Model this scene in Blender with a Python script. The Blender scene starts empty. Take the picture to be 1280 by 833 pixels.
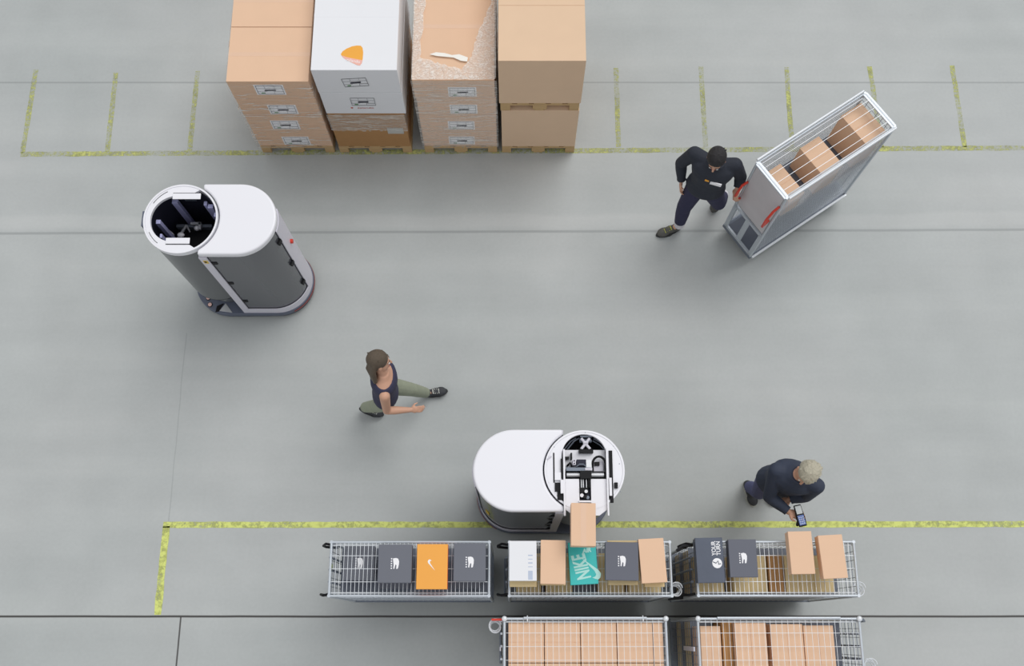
import bpy, bmesh, math, random
from mathutils import Vector as V, Matrix, Euler
random.seed(7)
R = math.radians
C = bpy.context.scene.collection
PI = math.pi

# ------------------------------------------------------------------ camera
F, TILT, CH, PX, PY = 1240.0, R(16.7), 10.0, 640.0, 416.5
ct, st = math.cos(TILT), math.sin(TILT)
def at(u, v, z=0.0):
    a = (u-PX)/F; b = (PY-v)/F
    d = (a, st+b*ct, -ct+b*st); k = (z-CH)/d[2]
    return V((d[0]*k, d[1]*k, z))
def onwall(u, v, y):
    a = (u-PX)/F; b = (PY-v)/F
    d = (a, st+b*ct, -ct+b*st); k = y/d[1]
    return V((d[0]*k, y, CH+d[2]*k))

# ------------------------------------------------------------------ materials
def mat(name, col, rough=.6, metal=0., var=.06, scale=8., bump=0., bscale=40., stretch=(1,1,1), spec=.5, trans=0, coat=0):
    m = bpy.data.materials.new(name); m.use_nodes = True
    nt = m.node_tree; N = nt.nodes; L = nt.links
    b = N['Principled BSDF']
    b.inputs['Roughness'].default_value = rough; b.inputs['Metallic'].default_value = metal
    b.inputs['Specular IOR Level'].default_value = spec
    b.inputs['Coat Weight'].default_value = coat
    tc = N.new('ShaderNodeTexCoord'); mp = N.new('ShaderNodeMapping'); mp.inputs['Scale'].default_value = stretch
    L.new(tc.outputs['Object'], mp.inputs['Vector'])
    nz = N.new('ShaderNodeTexNoise'); nz.inputs['Scale'].default_value = scale; nz.inputs['Detail'].default_value = 4
    L.new(mp.outputs['Vector'], nz.inputs['Vector'])
    mx = N.new('ShaderNodeMix'); mx.data_type = 'RGBA'
    c = V(col[:3])
    mx.inputs['A'].default_value = (*[max(0, x*(1-var)) for x in c], 1)
    mx.inputs['B'].default_value = (*[min(1, x*(1+var)) for x in c], 1)
    L.new(nz.outputs['Fac'], mx.inputs['Factor']); L.new(mx.outputs['Result'], b.inputs['Base Color'])
    if bump:
        n2 = N.new('ShaderNodeTexNoise'); n2.inputs['Scale'].default_value = bscale; n2.inputs['Detail'].default_value = 3
        L.new(mp.outputs['Vector'], n2.inputs['Vector'])
        bp = N.new('ShaderNodeBump'); bp.inputs['Strength'].default_value = bump; bp.inputs['Distance'].default_value = .01
        L.new(n2.outputs['Fac'], bp.inputs['Height']); L.new(bp.outputs['Normal'], b.inputs['Normal'])
    return m
def srgb(r, g, b):
    f = lambda c: (c/255/12.92) if c/255 <= .04045 else ((c/255+.055)/1.055)**2.4
    return (f(r), f(g), f(b))
M = {}
M['card']   = mat('cardboard', srgb(228,191,160), .8, var=.03, scale=6, bump=.05, bscale=60, stretch=(1,1,6))
M['card2']  = mat('cardboard_tan', srgb(214,192,146), .8, var=.05, scale=6)
M['card3']  = mat('cardboard_brown', srgb(176,132,84), .8, var=.08, scale=10)
M['card4']  = mat('cardboard_ochre', srgb(226,195,164), .8, var=.04, scale=5)
M['cardedge']= mat('cardboard_dark_edge', srgb(120,85,52), .9)
M['tape']   = mat('parcel_tape', srgb(226,190,162), .5, var=.04)
M['greytape']=mat('grey_tape', srgb(190,188,182), .4)
M['white']  = mat('white_lacquer', srgb(236,236,241), .3, var=.01, scale=3)
M['whitecard']=mat('white_carton', srgb(232,233,236), .7, var=.015, scale=4)
M['paper']  = mat('label_paper', srgb(250,250,254), .7, var=.02)
M['ink']    = mat('black_ink', srgb(35,35,48), .7)
M['redink'] = mat('red_ink', srgb(190,80,60), .7)
M['greenink']=mat('green_ink', srgb(110,150,110), .7)
M['wood']   = mat('pallet_wood', srgb(196,164,118), .85, var=.18, scale=5, stretch=(1,6,6), bump=.2)
M['gloss']  = mat('dark_gloss_panel', srgb(80,82,88), .2, var=.03, scale=2, spec=.6, coat=.3)
M['colgloss']=mat('column_gloss', srgb(92,95,97), .33, var=.03, scale=2, spec=.6, coat=.2)
M['trim']   = mat('robot_trim', srgb(214,212,222), .35, var=.015)
M['navy']   = mat('navy_base', srgb(92,99,116), .45, var=.08, scale=10)
M['black']  = mat('black_plastic', srgb(14,14,18), .55, spec=.25)
M['inner']  = mat('inner_black', srgb(40,41,56), .6, spec=.3)
M['rail']   = mat('blue_grey_profile', srgb(190,192,235), .4, .1)
M['led']    = mat('red_lens', srgb(150,60,55), .3)
M['peach']  = mat('peach_lens', srgb(235,195,185), .4)
M['red']    = mat('red_handle', srgb(214,62,44), .4)
M['steel']  = mat('galvanised_steel', srgb(196,203,210), .38, .35, var=.06, scale=20)
M['wire']   = mat('bright_wire', srgb(222,226,230), .4, .2, var=.03)
M['dsteel'] = mat('dull_steel', srgb(120,128,140), .45, .4, var=.1, scale=14)
M['alu']    = mat('aluminium', srgb(205,207,210), .35, .5, var=.04)
M['rubber'] = mat('black_rubber', srgb(34,35,38), .8)
M['shelf']  = mat('steel_shelf', srgb(104,110,122), .5, .2, var=.08, scale=8)
M['ply']    = mat('worn_plywood', srgb(200,196,198), .8, var=.14, scale=4, bump=.1)
M['shoegrey']=mat('grey_shoebox', srgb(106,109,118), .7, var=.03)
M['shoegrey2']=mat('slate_shoebox', srgb(96,99,110), .6, var=.03)
M['shoenavy']=mat('dark_slate_bag_box', srgb(74,82,98), .45, var=.14, scale=5, bump=.15, bscale=8)
M['orange'] = mat('orange_shoebox', srgb(240,168,72), .6, var=.02)
M['redside']= mat('red_orange_side', srgb(224,84,40), .6)
M['teal']   = mat('teal_shoebox', srgb(58,186,182), .6, var=.03)
M['mint']   = mat('pale_mint_print', srgb(176,224,216), .6)
M['print']  = mat('white_print', srgb(240,240,242), .6)
M['bluegrey']=mat('blue_grey_print', srgb(186,196,214), .6)
M['yellow'] = mat('yellow_sticker', srgb(226,190,60), .5)
M['zorange']= mat('orange_print', srgb(240,170,60), .6, var=.03)
M['zpink']  = mat('pink_print', srgb(238,180,165), .6)
M['skin']   = mat('skin', srgb(206,160,134), .55, var=.05, scale=20)
M['lips']   = mat('lips', srgb(168,96,88), .5)
M['jacket'] = mat('dark_jacket', srgb(40,45,56), .8, var=.12, scale=14, bump=.5, bscale=14)
M['jacket2']= mat('navy_jacket', srgb(50,58,76), .75, var=.15, scale=12, bump=.6, bscale=16)
M['trous']  = mat('navy_trousers', srgb(46,46,74), .85, var=.1, scale=14, bump=.5, bscale=14)
M['jeans']  = mat('blue_jeans', srgb(78,82,122), .85, var=.12, scale=20, bump=.4, bscale=16)
M['khaki']  = mat('khaki_trousers', srgb(150,156,136), .85, var=.1, scale=14, bump=.5, bscale=14)
M['top']    = mat('navy_tank_top', srgb(56,56,80), .85, var=.08, scale=14, bump=.3, bscale=16)
M['hairblk']= mat('black_hair', srgb(34,32,34), .6, var=.3, scale=40, stretch=(4,4,1), bump=.6, bscale=60)
M['hairbrn']= mat('brown_hair', srgb(92,80,66), .6, var=.35, scale=30, stretch=(5,5,.7), bump=.6, bscale=60)
M['hairbld']= mat('ash_blond_hair', srgb(190,184,164), .6, var=.3, scale=34, stretch=(4,4,1), bump=.8, bscale=50)
M['shoe']   = mat('grey_trainer', srgb(84,84,80), .7, var=.2, scale=30)
M['shoed']  = mat('dark_trainer', srgb(58,60,64), .7, var=.2, scale=30)
M['sole']   = mat('dark_sole', srgb(60,62,62), .8)
M['solew']  = mat('light_sole', srgb(196,198,190), .7)
M['lime']   = mat('lime_laces', srgb(176,178,72), .7)
M['sock']   = mat('white_sock', srgb(220,218,224), .85)
M['eyew']   = mat('eye_white', srgb(232,230,226), .3)
M['eyed']   = mat('eye_dark', srgb(40,30,26), .2)
M['blueplastic'] = mat('blue_keypad', srgb(84,112,176), .4)
M['key']    = mat('pale_keys', srgb(190,200,225), .5)
M['screen'] = mat('grey_screen', srgb(190,196,196), .25)
M['fleck']  = mat('yellow_tag', srgb(205,220,90), .6)

def film_mat(name, dens, scale, stretch, lo, hi, mask=1.0):
    m = bpy.data.materials.new(name); m.use_nodes = True
    nt = m.node_tree; N = nt.nodes; L = nt.links; N.clear()
    out = N.new('ShaderNodeOutputMaterial'); tr = N.new('ShaderNodeBsdfTransparent')
    pr = N.new('ShaderNodeBsdfPrincipled'); pr.inputs['Base Color'].default_value = (.9,.9,.86,1); pr.inputs['Roughness'].default_value = .3
    tc = N.new('ShaderNodeTexCoord'); mp = N.new('ShaderNodeMapping'); mp.inputs['Scale'].default_value = stretch
    nz = N.new('ShaderNodeTexNoise'); nz.inputs['Scale'].default_value = scale; nz.inputs['Detail'].default_value = 5; nz.inputs['Distortion'].default_value = 1.2
    cr = N.new('ShaderNodeMapRange'); cr.inputs['From Min'].default_value = lo; cr.inputs['From Max'].default_value = hi
    cr.inputs['To Min'].default_value = dens; cr.inputs['To Max'].default_value = mask
    mx = N.new('ShaderNodeMixShader')
    bp = N.new('ShaderNodeBump'); bp.inputs['Strength'].default_value = .8; bp.inputs['Distance'].default_value = .01
    L.new(tc.outputs['Object'], mp.inputs['Vector']); L.new(mp.outputs['Vector'], nz.inputs['Vector'])
    L.new(nz.outputs['Fac'], cr.inputs['Value']); L.new(cr.outputs['Result'], mx.inputs['Fac'])
    L.new(nz.outputs['Fac'], bp.inputs['Height']); L.new(bp.outputs['Normal'], pr.inputs['Normal'])
    L.new(tr.outputs[0], mx.inputs[1]); L.new(pr.outputs[0], mx.inputs[2]); L.new(mx.outputs[0], out.inputs['Surface'])
    return m
M['film_light'] = film_mat('stretch_film_thin', .06, 3, (1.0,1,10), .57, .66, .7)
M['film_mid']   = film_mat('stretch_film_mid', .24, 3, (1.0,1,9), .50, .72, .7)
M['film_heavy'] = film_mat('stretch_film_crinkled', .34, 30, (1,1.5,1), .45, .72, .8)
M['film_hole']  = film_mat('stretch_film_slack', .4, 10, (1,1,3), .45, .6, .9)

def tape_mat(name, col, lo, hi, keep):
    m = bpy.data.materials.new(name); m.use_nodes = True
    nt = m.node_tree; N = nt.nodes; L = nt.links
    pr = N['Principled BSDF']; out = N['Material Output']; pr.inputs['Roughness'].default_value = .7
    tr = N.new('ShaderNodeBsdfTransparent'); mx = N.new('ShaderNodeMixShader')
    tc = N.new('ShaderNodeTexCoord')
    n1 = N.new('ShaderNodeTexNoise'); n1.inputs['Scale'].default_value = 28; n1.inputs['Detail'].default_value = 6; n1.inputs['Roughness'].default_value = .7
    n2 = N.new('ShaderNodeTexNoise'); n2.inputs['Scale'].default_value = 2.2; n2.inputs['Detail'].default_value = 2
    n3 = N.new('ShaderNodeTexNoise'); n3.inputs['Scale'].default_value = 14; n3.inputs['Detail'].default_value = 4
    for n in (n1, n2, n3): L.new(tc.outputs['Object'], n.inputs['Vector'])
    ad = N.new('ShaderNodeMath'); ad.operation = 'MULTIPLY_ADD'; ad.inputs[1].default_value = .6
    L.new(n2.outputs['Fac'], ad.inputs[0]); L.new(n1.outputs['Fac'], ad.inputs[2])
    mr = N.new('ShaderNodeMapRange'); mr.inputs['From Min'].default_value = lo; mr.inputs['From Max'].default_value = hi
    mr.inputs['To Min'].default_value = keep; mr.inputs['To Max'].default_value = 1
    L.new(ad.outputs[0], mr.inputs['Value'])
    cm = N.new('ShaderNodeMix'); cm.data_type = 'RGBA'
    cm.inputs['A'].default_value = (*[c*.74 for c in col], 1); cm.inputs['B'].default_value = (*col, 1)
    r3 = N.new('ShaderNodeMapRange'); r3.inputs['From Min'].default_value = .42; r3.inputs['From Max'].default_value = .55
    L.new(n3.outputs['Fac'], r3.inputs['Value']); L.new(r3.outputs['Result'], cm.inputs['Factor']); L.new(cm.outputs['Result'], pr.inputs['Base Color'])
    L.new(mr.outputs['Result'], mx.inputs['Fac']); L.new(tr.outputs[0], mx.inputs[1]); L.new(pr.outputs[0], mx.inputs[2]); L.new(mx.outputs[0], out.inputs['Surface'])
    return m
M['line_old'] = tape_mat('worn_yellow_paint', srgb(192,196,116), .72, .98, .12)
M['line_new'] = tape_mat('yellow_paint', srgb(212,220,124), .55, .82, .25)

def floor_mat():
    m = bpy.data.materials.new('polished_concrete'); m.use_nodes = True
    nt = m.node_tree; N = nt.nodes; L = nt.links; pr = N['Principled BSDF']
    pr.inputs['Roughness'].default_value = .5; pr.inputs['Specular IOR Level'].default_value = .3
    tc = N.new('ShaderNodeTexCoord')
    def noise(scale, st=(1,1,1), det=4, rot=0):
        mp = N.new('ShaderNodeMapping'); mp.inputs['Scale'].default_value = st; mp.inputs['Rotation'].default_value[2] = rot
        n = N.new('ShaderNodeTexNoise'); n.inputs['Scale'].default_value = scale; n.inputs['Detail'].default_value = det
        L.new(tc.outputs['Object'], mp.inputs['Vector']); L.new(mp.outputs['Vector'], n.inputs['Vector']); return n
    def ramp(src, stops):
        r = N.new('ShaderNodeValToRGB'); L.new(src, r.inputs['Fac'])
        e = r.color_ramp.elements
        e[0].position, e[0].color = stops[0][0], (*stops[0][1], 1); e[1].position, e[1].color = stops[-1][0], (*stops[-1][1], 1)
        for p, c in stops[1:-1]:
            q = e.new(p); q.color = (*c, 1)
        return r
    def mul(a, b, f=1.0, mode='MULTIPLY'):
        x = N.new('ShaderNodeMix'); x.data_type = 'RGBA'; x.blend_type = mode; x.inputs['Factor'].default_value = f
        L.new(a, x.inputs['A']); L.new(b, x.inputs['B']); return x.outputs['Result']
    base = ramp(noise(.35, det=3).outputs['Fac'], [(.3, srgb(171,176,175)), (.7, srgb(180,183,182))])
    g = lambda v: (v, v, v)
    c = mul(base.outputs['Color'], ramp(noise(1.6, det=6).outputs['Fac'], [(.25, g(.94)), (.75, g(1.05))]).outputs['Color'])
    c = mul(c, ramp(noise(.5, (.35, 5, 1), 5).outputs['Fac'], [(.3, g(.96)), (.5, g(1.0)), (.72, (1.06,1.055,1.05))]).outputs['Color'])
    c = mul(c, ramp(noise(30, det=3).outputs['Fac'], [(.3, g(.98)), (.7, g(1.02))]).outputs['Color'])
    # small dark scuffs
    vo = noise(5.5, (1, 1.6, 1), 6, .3)
    c = mul(c, ramp(vo.outputs['Fac'], [(.74, g(1.0)), (.80, g(.86))]).outputs['Color'])
    # expansion joints with sealant: dark thin lines, slightly wandering
    sep = N.new('ShaderNodeSeparateXYZ'); L.new(tc.outputs['Object'], sep.inputs[0])
    wob = noise(1.3, det=3)
    def joint(axis, pos, width, dark, col=(0,0,0), slope=0, lim=None, wobble=.01):
        a = N.new('ShaderNodeMath'); a.operation = 'MULTIPLY_ADD'; a.inputs[1].default_value = wobble; L.new(wob.outputs['Fac'], a.inputs[0]); L.new(sep.outputs[axis], a.inputs[2])
        a0 = N.new('ShaderNodeMath'); a0.operation = 'MULTIPLY_ADD'; a0.inputs[1].default_value = -slope; L.new(sep.outputs[1-axis], a0.inputs[0]); L.new(a.outputs[0], a0.inputs[2])
        s = N.new('ShaderNodeMath'); s.operation = 'SUBTRACT'; L.new(a0.outputs[0], s.inputs[0]); s.inputs[1].default_value = pos + wobble*.5
        b = N.new('ShaderNodeMath'); b.operation = 'ABSOLUTE'; L.new(s.outputs[0], b.inputs[0])
        r = N.new('ShaderNodeMapRange'); r.inputs['From Min'].default_value = width*.55; r.inputs['From Max'].default_value = width
        r.inputs['To Min'].default_value = dark; r.inputs['To Max'].default_value = 0; L.new(b.outputs[0], r.inputs['Value'])
        fac = r.outputs['Result']
        if lim is not None:
            for val, op in lim:
                q = N.new('ShaderNodeMath'); q.operation = op; q.inputs[1].default_value = val; L.new(sep.outputs[1-axis], q.inputs[0])
                w = N.new('ShaderNodeMath'); w.operation = 'MULTIPLY'; L.new(fac, w.inputs[0]); L.new(q.outputs[0], w.inputs[1]); fac = w.outputs[0]
        return fac
    def put(c, fac, col):
        x = N.new('ShaderNodeMix'); x.data_type = 'RGBA'; L.new(fac, x.inputs['Factor']); L.new(c, x.inputs['A']); x.inputs['B'].default_value = (*col, 1); return x.outputs['Result']
    c = put(c, joint(1, .13, .013, .9), srgb(52,48,46))
    c = put(c, joint(1, 4.15, .018, .55, slope=.004), srgb(136,140,140))
    c = put(c, joint(1, 4.27, .10, .13, slope=.004, wobble=.12), srgb(214,214,212))
    c = put(c, joint(1, 5.98, .012, .5), srgb(130,134,134))
    c = put(c, joint(0, -3.21, .010, .85, lim=[(.125, 'LESS_THAN')]), srgb(50,46,44))
    c = put(c, joint(0, -3.42, .007, .28, lim=[(.9, 'GREATER_THAN'), (3.0, 'LESS_THAN')], wobble=.05), srgb(120,124,124))
    L.new(c, pr.inputs['Base Color'])
    bp = N.new('ShaderNodeBump'); bp.inputs['Strength'].default_value = .04; n = noise(60); L.new(n.outputs['Fac'], bp.inputs['Height']); L.new(bp.outputs['Normal'], pr.inputs['Normal'])
    return m

# ------------------------------------------------------------------ mesh helpers
class MB:
    def __init__(s): s.v = []; s.f = []; s.m = []; s.mats = []; s.cur = 0
    def use(s, m):
        if m not in s.mats: s.mats.append(m)
        s.cur = s.mats.index(m); return s
    def add(s, vs, fs):
        n = len(s.v); s.v += [tuple(v) for v in vs]; s.f += [tuple(i+n for i in f) for f in fs]; s.m += [s.cur]*len(fs); return s
    def box(s, c, d, rot=0, T=None):
        vs = []
        q = Matrix.Rotation(rot, 3, 'Z') if rot else None
        for x in (-.5,.5):
            for y in (-.5,.5):
                for z in (-.5,.5):
                    p = V((x*d[0], y*d[1], z*d[2]))
                    if q: p = q @ p
                    if T: p = T @ p
                    vs.append(p + V(c))
        return s.add(vs, [(0,1,3,2),(4,6,7,5),(0,4,5,1),(2,3,7,6),(0,2,6,4),(1,5,7,3)])
    def box2(s, a, b): return s.box([(a[i]+b[i])/2 for i in range(3)], [abs(b[i]-a[i]) for i in range(3)])
    def tube(s, pts, r, n=8, closed=False, cap=True):
        pts = [V(p) for p in pts]; k = len(pts); rs = r if isinstance(r, (list, tuple)) else [r]*k
        up = V((0,0,1)); rings = []; prev = None
        for i, p in enumerate(pts):
            a = pts[(i-1) % k] if (i or closed) else p; b = pts[(i+1) % k] if (i < k-1 or closed) else p
            t = (b-a).normalized()
            if prev is None:
                u = t.cross(up) if abs(t.z) < .95 else t.cross(V((0,1,0)))
            else: u = prev - t*prev.dot(t)
            u.normalize(); prev = u; w = t.cross(u)
            rings.append([p + u*math.cos(2*PI*j/n+PI/4)*rs[i] + w*math.sin(2*PI*j/n+PI/4)*rs[i] for j in range(n)])
        vs = [q for rg in rings for q in rg]; fs = []
        for i in range(k if closed else k-1):
            for j in range(n):
                a = i*n+j; b = i*n+(j+1) % n; c2 = ((i+1) % k)*n+(j+1) % n; d = ((i+1) % k)*n+j
                fs.append((a, b, c2, d))
        if cap and not closed:
            fs.append(tuple(range(n))[::-1]); fs.append(tuple((k-1)*n+j for j in range(n)))
        return s.add(vs, fs)
    def wire(s, a, b, r=.0025): return s.tube([a, b], r*1.25, 4)
    def cyl(s, c, r, h, n=32, r2=None):
        c = V(c); return s.tube([c, c+V((0,0,h))], [r, r if r2 is None else r2], n)
    def prism(s, poly, z0, z1):
        n = len(poly); vs = [(x, y, z0) for x, y in poly]+[(x, y, z1) for x, y in poly]
        fs = [tuple(range(n))[::-1], tuple(range(n, 2*n))]+[(i, (i+1) % n, n+(i+1) % n, n+i) for i in range(n)]
        return s.add(vs, fs)
    def strip(s, path, th, z0, z1):
        """thin wall along a 2d path, thickened outwards (right-hand side)"""
        n = len(path); P = [V(p) for p in path]; out = []
        for i in range(n):
            t = (P[min(i+1, n-1)]-P[max(i-1, 0)]).normalized(); out.append(P[i]+V((t.y, -t.x))*th)
        for i in range(n-1):
            q = [P[i], P[i+1], out[i+1], out[i]]
            s.prism([(a.x, a.y) for a in q], z0, z1)
        return s
    def sphere(s, c, r, n=12, sc=(1,1,1), rot=None):
        vs = []; fs = []; m = n//2+1
        for i in range(m):
            th = PI*i/(m-1)
            for j in range(n):
                ph = 2*PI*j/n; p = V((math.sin(th)*math.cos(ph)*sc[0], math.sin(th)*math.sin(ph)*sc[1], math.cos(th)*sc[2]))*r
                if rot: p = rot @ p
                vs.append(p+V(c))
        for i in range(m-1):
            for j in range(n):
                fs.append((i*n+j, (i+1)*n+j, (i+1)*n+(j+1) % n, i*n+(j+1) % n))
        return s.add(vs, fs)
    def cap(s, a, b, ra, rb, n=14):
        a = V(a); b = V(b); d = b-a
        if d.length < 1e-5: return s.sphere(a, ra, n)
        s.tube([a, b], [ra, rb], n); s.sphere(a, ra, n); s.sphere(b, rb, n); return s
    def mesh(s, name):
        me = bpy.data.meshes.new(name); me.from_pydata(s.v, [], s.f)
        for m in s.mats: me.materials.append(m)
        me.polygons.foreach_set('material_index', s.m)
        bm = bmesh.new(); bm.from_mesh(me)
        bmesh.ops.remove_doubles(bm, verts=bm.verts, dist=1e-6) if len(s.v) < 6000 else None
        bmesh.ops.recalc_face_normals(bm, faces=bm.faces); bm.to_mesh(me); bm.free()
        return me
    def build(s, name, m=None, parent=None, bevel=0, smooth=False, seg=2, loc=None, rotz=0):
        if m is not None: s.mats = [m]; s.m = [0]*len(s.f)
        me = s.mesh(name); o = bpy.data.objects.new(name, me); C.objects.link(o)
        if smooth:
            me.polygons.foreach_set('use_smooth', [True]*len(me.polygons))
            try: me.set_sharp_from_angle(angle=R(40))
            except Exception: pass
        if bevel:
            b = o.modifiers.new('bevel', 'BEVEL'); b.width = bevel; b.segments = seg; b.limit_method = 'ANGLE'; b.angle_limit = R(40)
        if loc is not None: o.location = loc
        o.rotation_euler.z = rotz
        if parent: o.parent = parent
        return o
    def remesh(s, name, m, parent, vox=.008, smooth=6):
        me = s.mesh(name); t = bpy.data.objects.new(name, me); C.objects.link(t)
        r = t.modifiers.new('r', 'REMESH'); r.mode = 'VOXEL'; r.voxel_size = vox; r.use_smooth_shade = True
        q = t.modifiers.new('s', 'SMOOTH'); q.factor = .5; q.iterations = smooth
        dg = bpy.context.evaluated_depsgraph_get(); ev = t.evaluated_get(dg)
        me2 = bpy.data.meshes.new_from_object(ev, depsgraph=dg); bpy.data.objects.remove(t)
        me2.materials.clear(); me2.materials.append(m)
        me2.polygons.foreach_set('material_index', [0]*len(me2.polygons)); me2.polygons.foreach_set('use_smooth', [True]*len(me2.polygons))
        o = bpy.data.objects.new(name, me2); C.objects.link(o)
        if parent: o.parent = parent
        return o
def thing(name, label, cat, loc=(0,0,0), rz=0, group=None, parent=None):
    o = bpy.data.objects.new(name, None); C.objects.link(o); o.empty_display_size = .1
    o.location = loc; o.rotation_euler.z = rz; tag(o, label, cat, group); return o
def tag(o, label=None, cat=None, group=None, kind=None):
    if label: o['label'] = label
    if cat: o['category'] = cat
    if group: o['group'] = group
    if kind: o['kind'] = kind
    return o
def text(name, s, size, m, parent, loc, rz=0, bold=0, shear=0, sx=1, ext=.0004):
    cu = bpy.data.curves.new(name, 'FONT'); cu.body = s; cu.size = size; cu.align_x = 'CENTER'; cu.align_y = 'CENTER'
    cu.extrude = ext; cu.offset = bold; cu.shear = shear; cu.space_line = .8; cu.resolution_u = 3
    t = bpy.data.objects.new(name, cu); C.objects.link(t)
    dg = bpy.context.evaluated_depsgraph_get(); me = bpy.data.meshes.new_from_object(t.evaluated_get(dg), depsgraph=dg)
    bpy.data.objects.remove(t); me.materials.clear(); me.materials.append(m)
    o = bpy.data.objects.new(name, me); C.objects.link(o); o.location = loc; o.rotation_euler = rz if isinstance(rz, tuple) else (0,0,rz); o.scale = (sx,1,1); o.parent = parent
    return o
def arc(cx, cy, r, a0, a1, n):
    return [(cx+r*math.cos(R(a0+(a1-a0)*i/n)), cy+r*math.sin(R(a0+(a1-a0)*i/n))) for i in range(n+1)]

# ------------------------------------------------------------------ setting
fl = MB().box((0, 3, -.1), (60, 60, .2)).build('floor', floor_mat()); tag(fl, kind='structure')
fl.location = (0, 0, 0)
LW = .055
def line(n, a, b, m, w=LW):
    a = V((a[0], a[1])); b = V((b[0], b[1])); t = (b-a).normalized(); q = V((-t.y, t.x))*w/2; K = max(2, int((b-a).length/.08))
    vs = []; fs = []
    rnd = random.Random(n)
    for i in range(K+1):
        p = a+(b-a)*i/K; e1 = 1+rnd.uniform(-.12,.12); e2 = 1+rnd.uniform(-.12,.12)
        vs += [(*(p+q*e1), .0015), (*(p-q*e2), .0015)]
        if i: fs.append((2*i-2, 2*i-1, 2*i+1, 2*i))
    o = MB().add(vs, fs).build('trim_%d' % n, m); tag(o, kind='structure'); 
    for p in o.data.polygons:
        pass
    return o
line(1, at(26,193), at(1420,184), M['line_old'], .06)
for i, (t, b) in enumerate([((45,87),(28,192)), ((145,91),(134,190)), ((247,89),(237,188)), ((770,85),(773,184)), ((876,83),(882,184)), ((983,84),(990,184)), ((1087,83),(1102,184)), ((1190,82),(1206,184))]):
    line(2+i, at(*t), at(*b), M['line_old'], .055)
line(10, at(204,656.5), at(1420,655.5), M['line_new'], .06)
line(11, at(208,658), at(197,769), M['line_new'], .07)

# ------------------------------------------------------------------ pallets, cartons
def pallet(loc, label, rz=0):
    t = thing('wooden_pallet', label, 'pallet', loc, rz, 'wooden pallets under the stacked boxes')
    Wd, Dp = .80, 1.20
    for y in (-Dp/2+.05, 0, Dp/2-.05):
        pass
    for x in (-Wd/2+.05, 0, Wd/2-.05):                      # bottom skids run front to back
        MB().box((x, 0, .011), (.1, Dp, .022)).build('skid', M['wood'], t, .003)
        for y in (-Dp/2+.07, 0, Dp/2-.07):
            MB().box((x, y, .061), (.1 if x else .145, .14, .078)).build('block', M['wood'], t, .004)
    for y in (-Dp/2+.07, 0, Dp/2-.07): MB().box((0, y, .111), (Wd, .14, .022)).build('cross_board', M['wood'], t, .003)
    for i in range(5):
        MB().box((-Wd/2+.06+i*(Wd-.12)/4, 0, .133), (.12, Dp, .022)).build('deck_board', M['wood'], t, .003)
    return t
def carton(loc, dims, label, m, rz=0, seam='x', tape=True, group=None, tm=None, name='cardboard_box'):
    """carton whose top shows two flaps meeting at a taped seam; loc = base centre"""
    w, d, h = dims; t = thing(name, label, 'box', loc, rz, group)
    MB().box((0,0,(h-.003)/2), (w, d, h-.003)).build('body', m, t, min(.005, w*.03))
    g = .0015
    if seam == 'x':
        for s in (-1, 1): MB().box((0, s*(d/4+g/2), h-.0015), (w-.004, d/2-g-.002, .003)).build('flap', m, t)
        if tape: MB().box((0, 0, h+.0003), (w-.002, .045, .0006)).build('tape', tm or M['tape'], t)
    else:
        for s in (-1, 1): MB().box((s*(w/4+g/2), 0, h-.0015), (w/2-g-.002, d-.004, .003)).build('flap', m, t)
        if tape: MB().box((0, 0, h+.0003), (.045, d-.002, .0006)).build('tape', tm or M['tape'], t)
    return t
def ship_label(t, loc, w=.30, h=.19, bg=True, skew=0, name='shipping_label'):
    """label on a south face; t = parent carton, loc local centre"""
    mb = MB(); x, y, z = loc
    if bg: mb.use(M['paper']).box((x, y-.0012, z), (w, .002, h))
    mb.use(M['ink']); yy = y-.0035
    def ln(x0, z0, x1, z1, t2=.0035):
        c, s = math.cos(skew), math.sin(skew)
        f = lambda a, b: V((x+a*w*c-b*h*s, yy, z+a*w*s+b*h*c))
        a = f(x0, z0); b = f(x1, z1); mb.tube([a, b], t2/2, 4)
    e = .44
    for q in (-.42, .42): ln(-e, q, e, q)
    ln(-e, -.42, -e, .42); ln(e, -.42, e, .42)
    ln(-e, .14, e, .14, .002); ln(-.15, .14, -.15, .42, .002); ln(.18, .14, .18, .42, .002); ln(-e, -.18, -.12, -.18, .002); ln(.12, -.42, .12, -.12, .002); ln(.12, -.18, e, -.18, .003)
    ln(-.18, -.02, .2, .0, .018)
    mb.use(M['greenink']); ln(-.33, -.3, -.2, -.3, .012)
    o = mb.build(name, None, t); o['label'] = 'printed address label with grid lines' if bg else 'address grid printed on the carton'
    return o

YF = 5.10
# stack one (leftmost): 4 layers, two boxes deep
pallet((-2.37, YF+.6, 0), 'wooden pallet under the leftmost stack of label-bearing cartons')
hl = .334
ordn = ['bottom', 'second from the floor', 'third from the floor', 'top']
lab1 = [(370.4,176.6), (356.6,156.8), (353.6,137.6), (337.4,113)]
for k in range(4):
    z0 = .144+k*hl
    for j in range(2):
        lb = ('front brown carton in the %s layer of the leftmost pallet stack' if j == 0 else 'rear brown carton in the %s layer of the leftmost pallet stack') % ordn[k]
        if k < 3 and j: lb = 'brown carton behind the %s front carton of the leftmost pallet stack' % ordn[k]
        dx = [0, 0, -.004, -.008][k]
        t = carton((-2.37+dx, YF+.31+j*.612, z0), (.80, .606, hl-.002), lb, M['card'], group='cartons of the leftmost pallet stack')
        if j == 0:
            p = onwall(*lab1[k], YF); ship_label(t, (p.x-t.location.x, -.303, min(max(p.z-z0, .12), hl-.12)), .29, .185)
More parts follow.
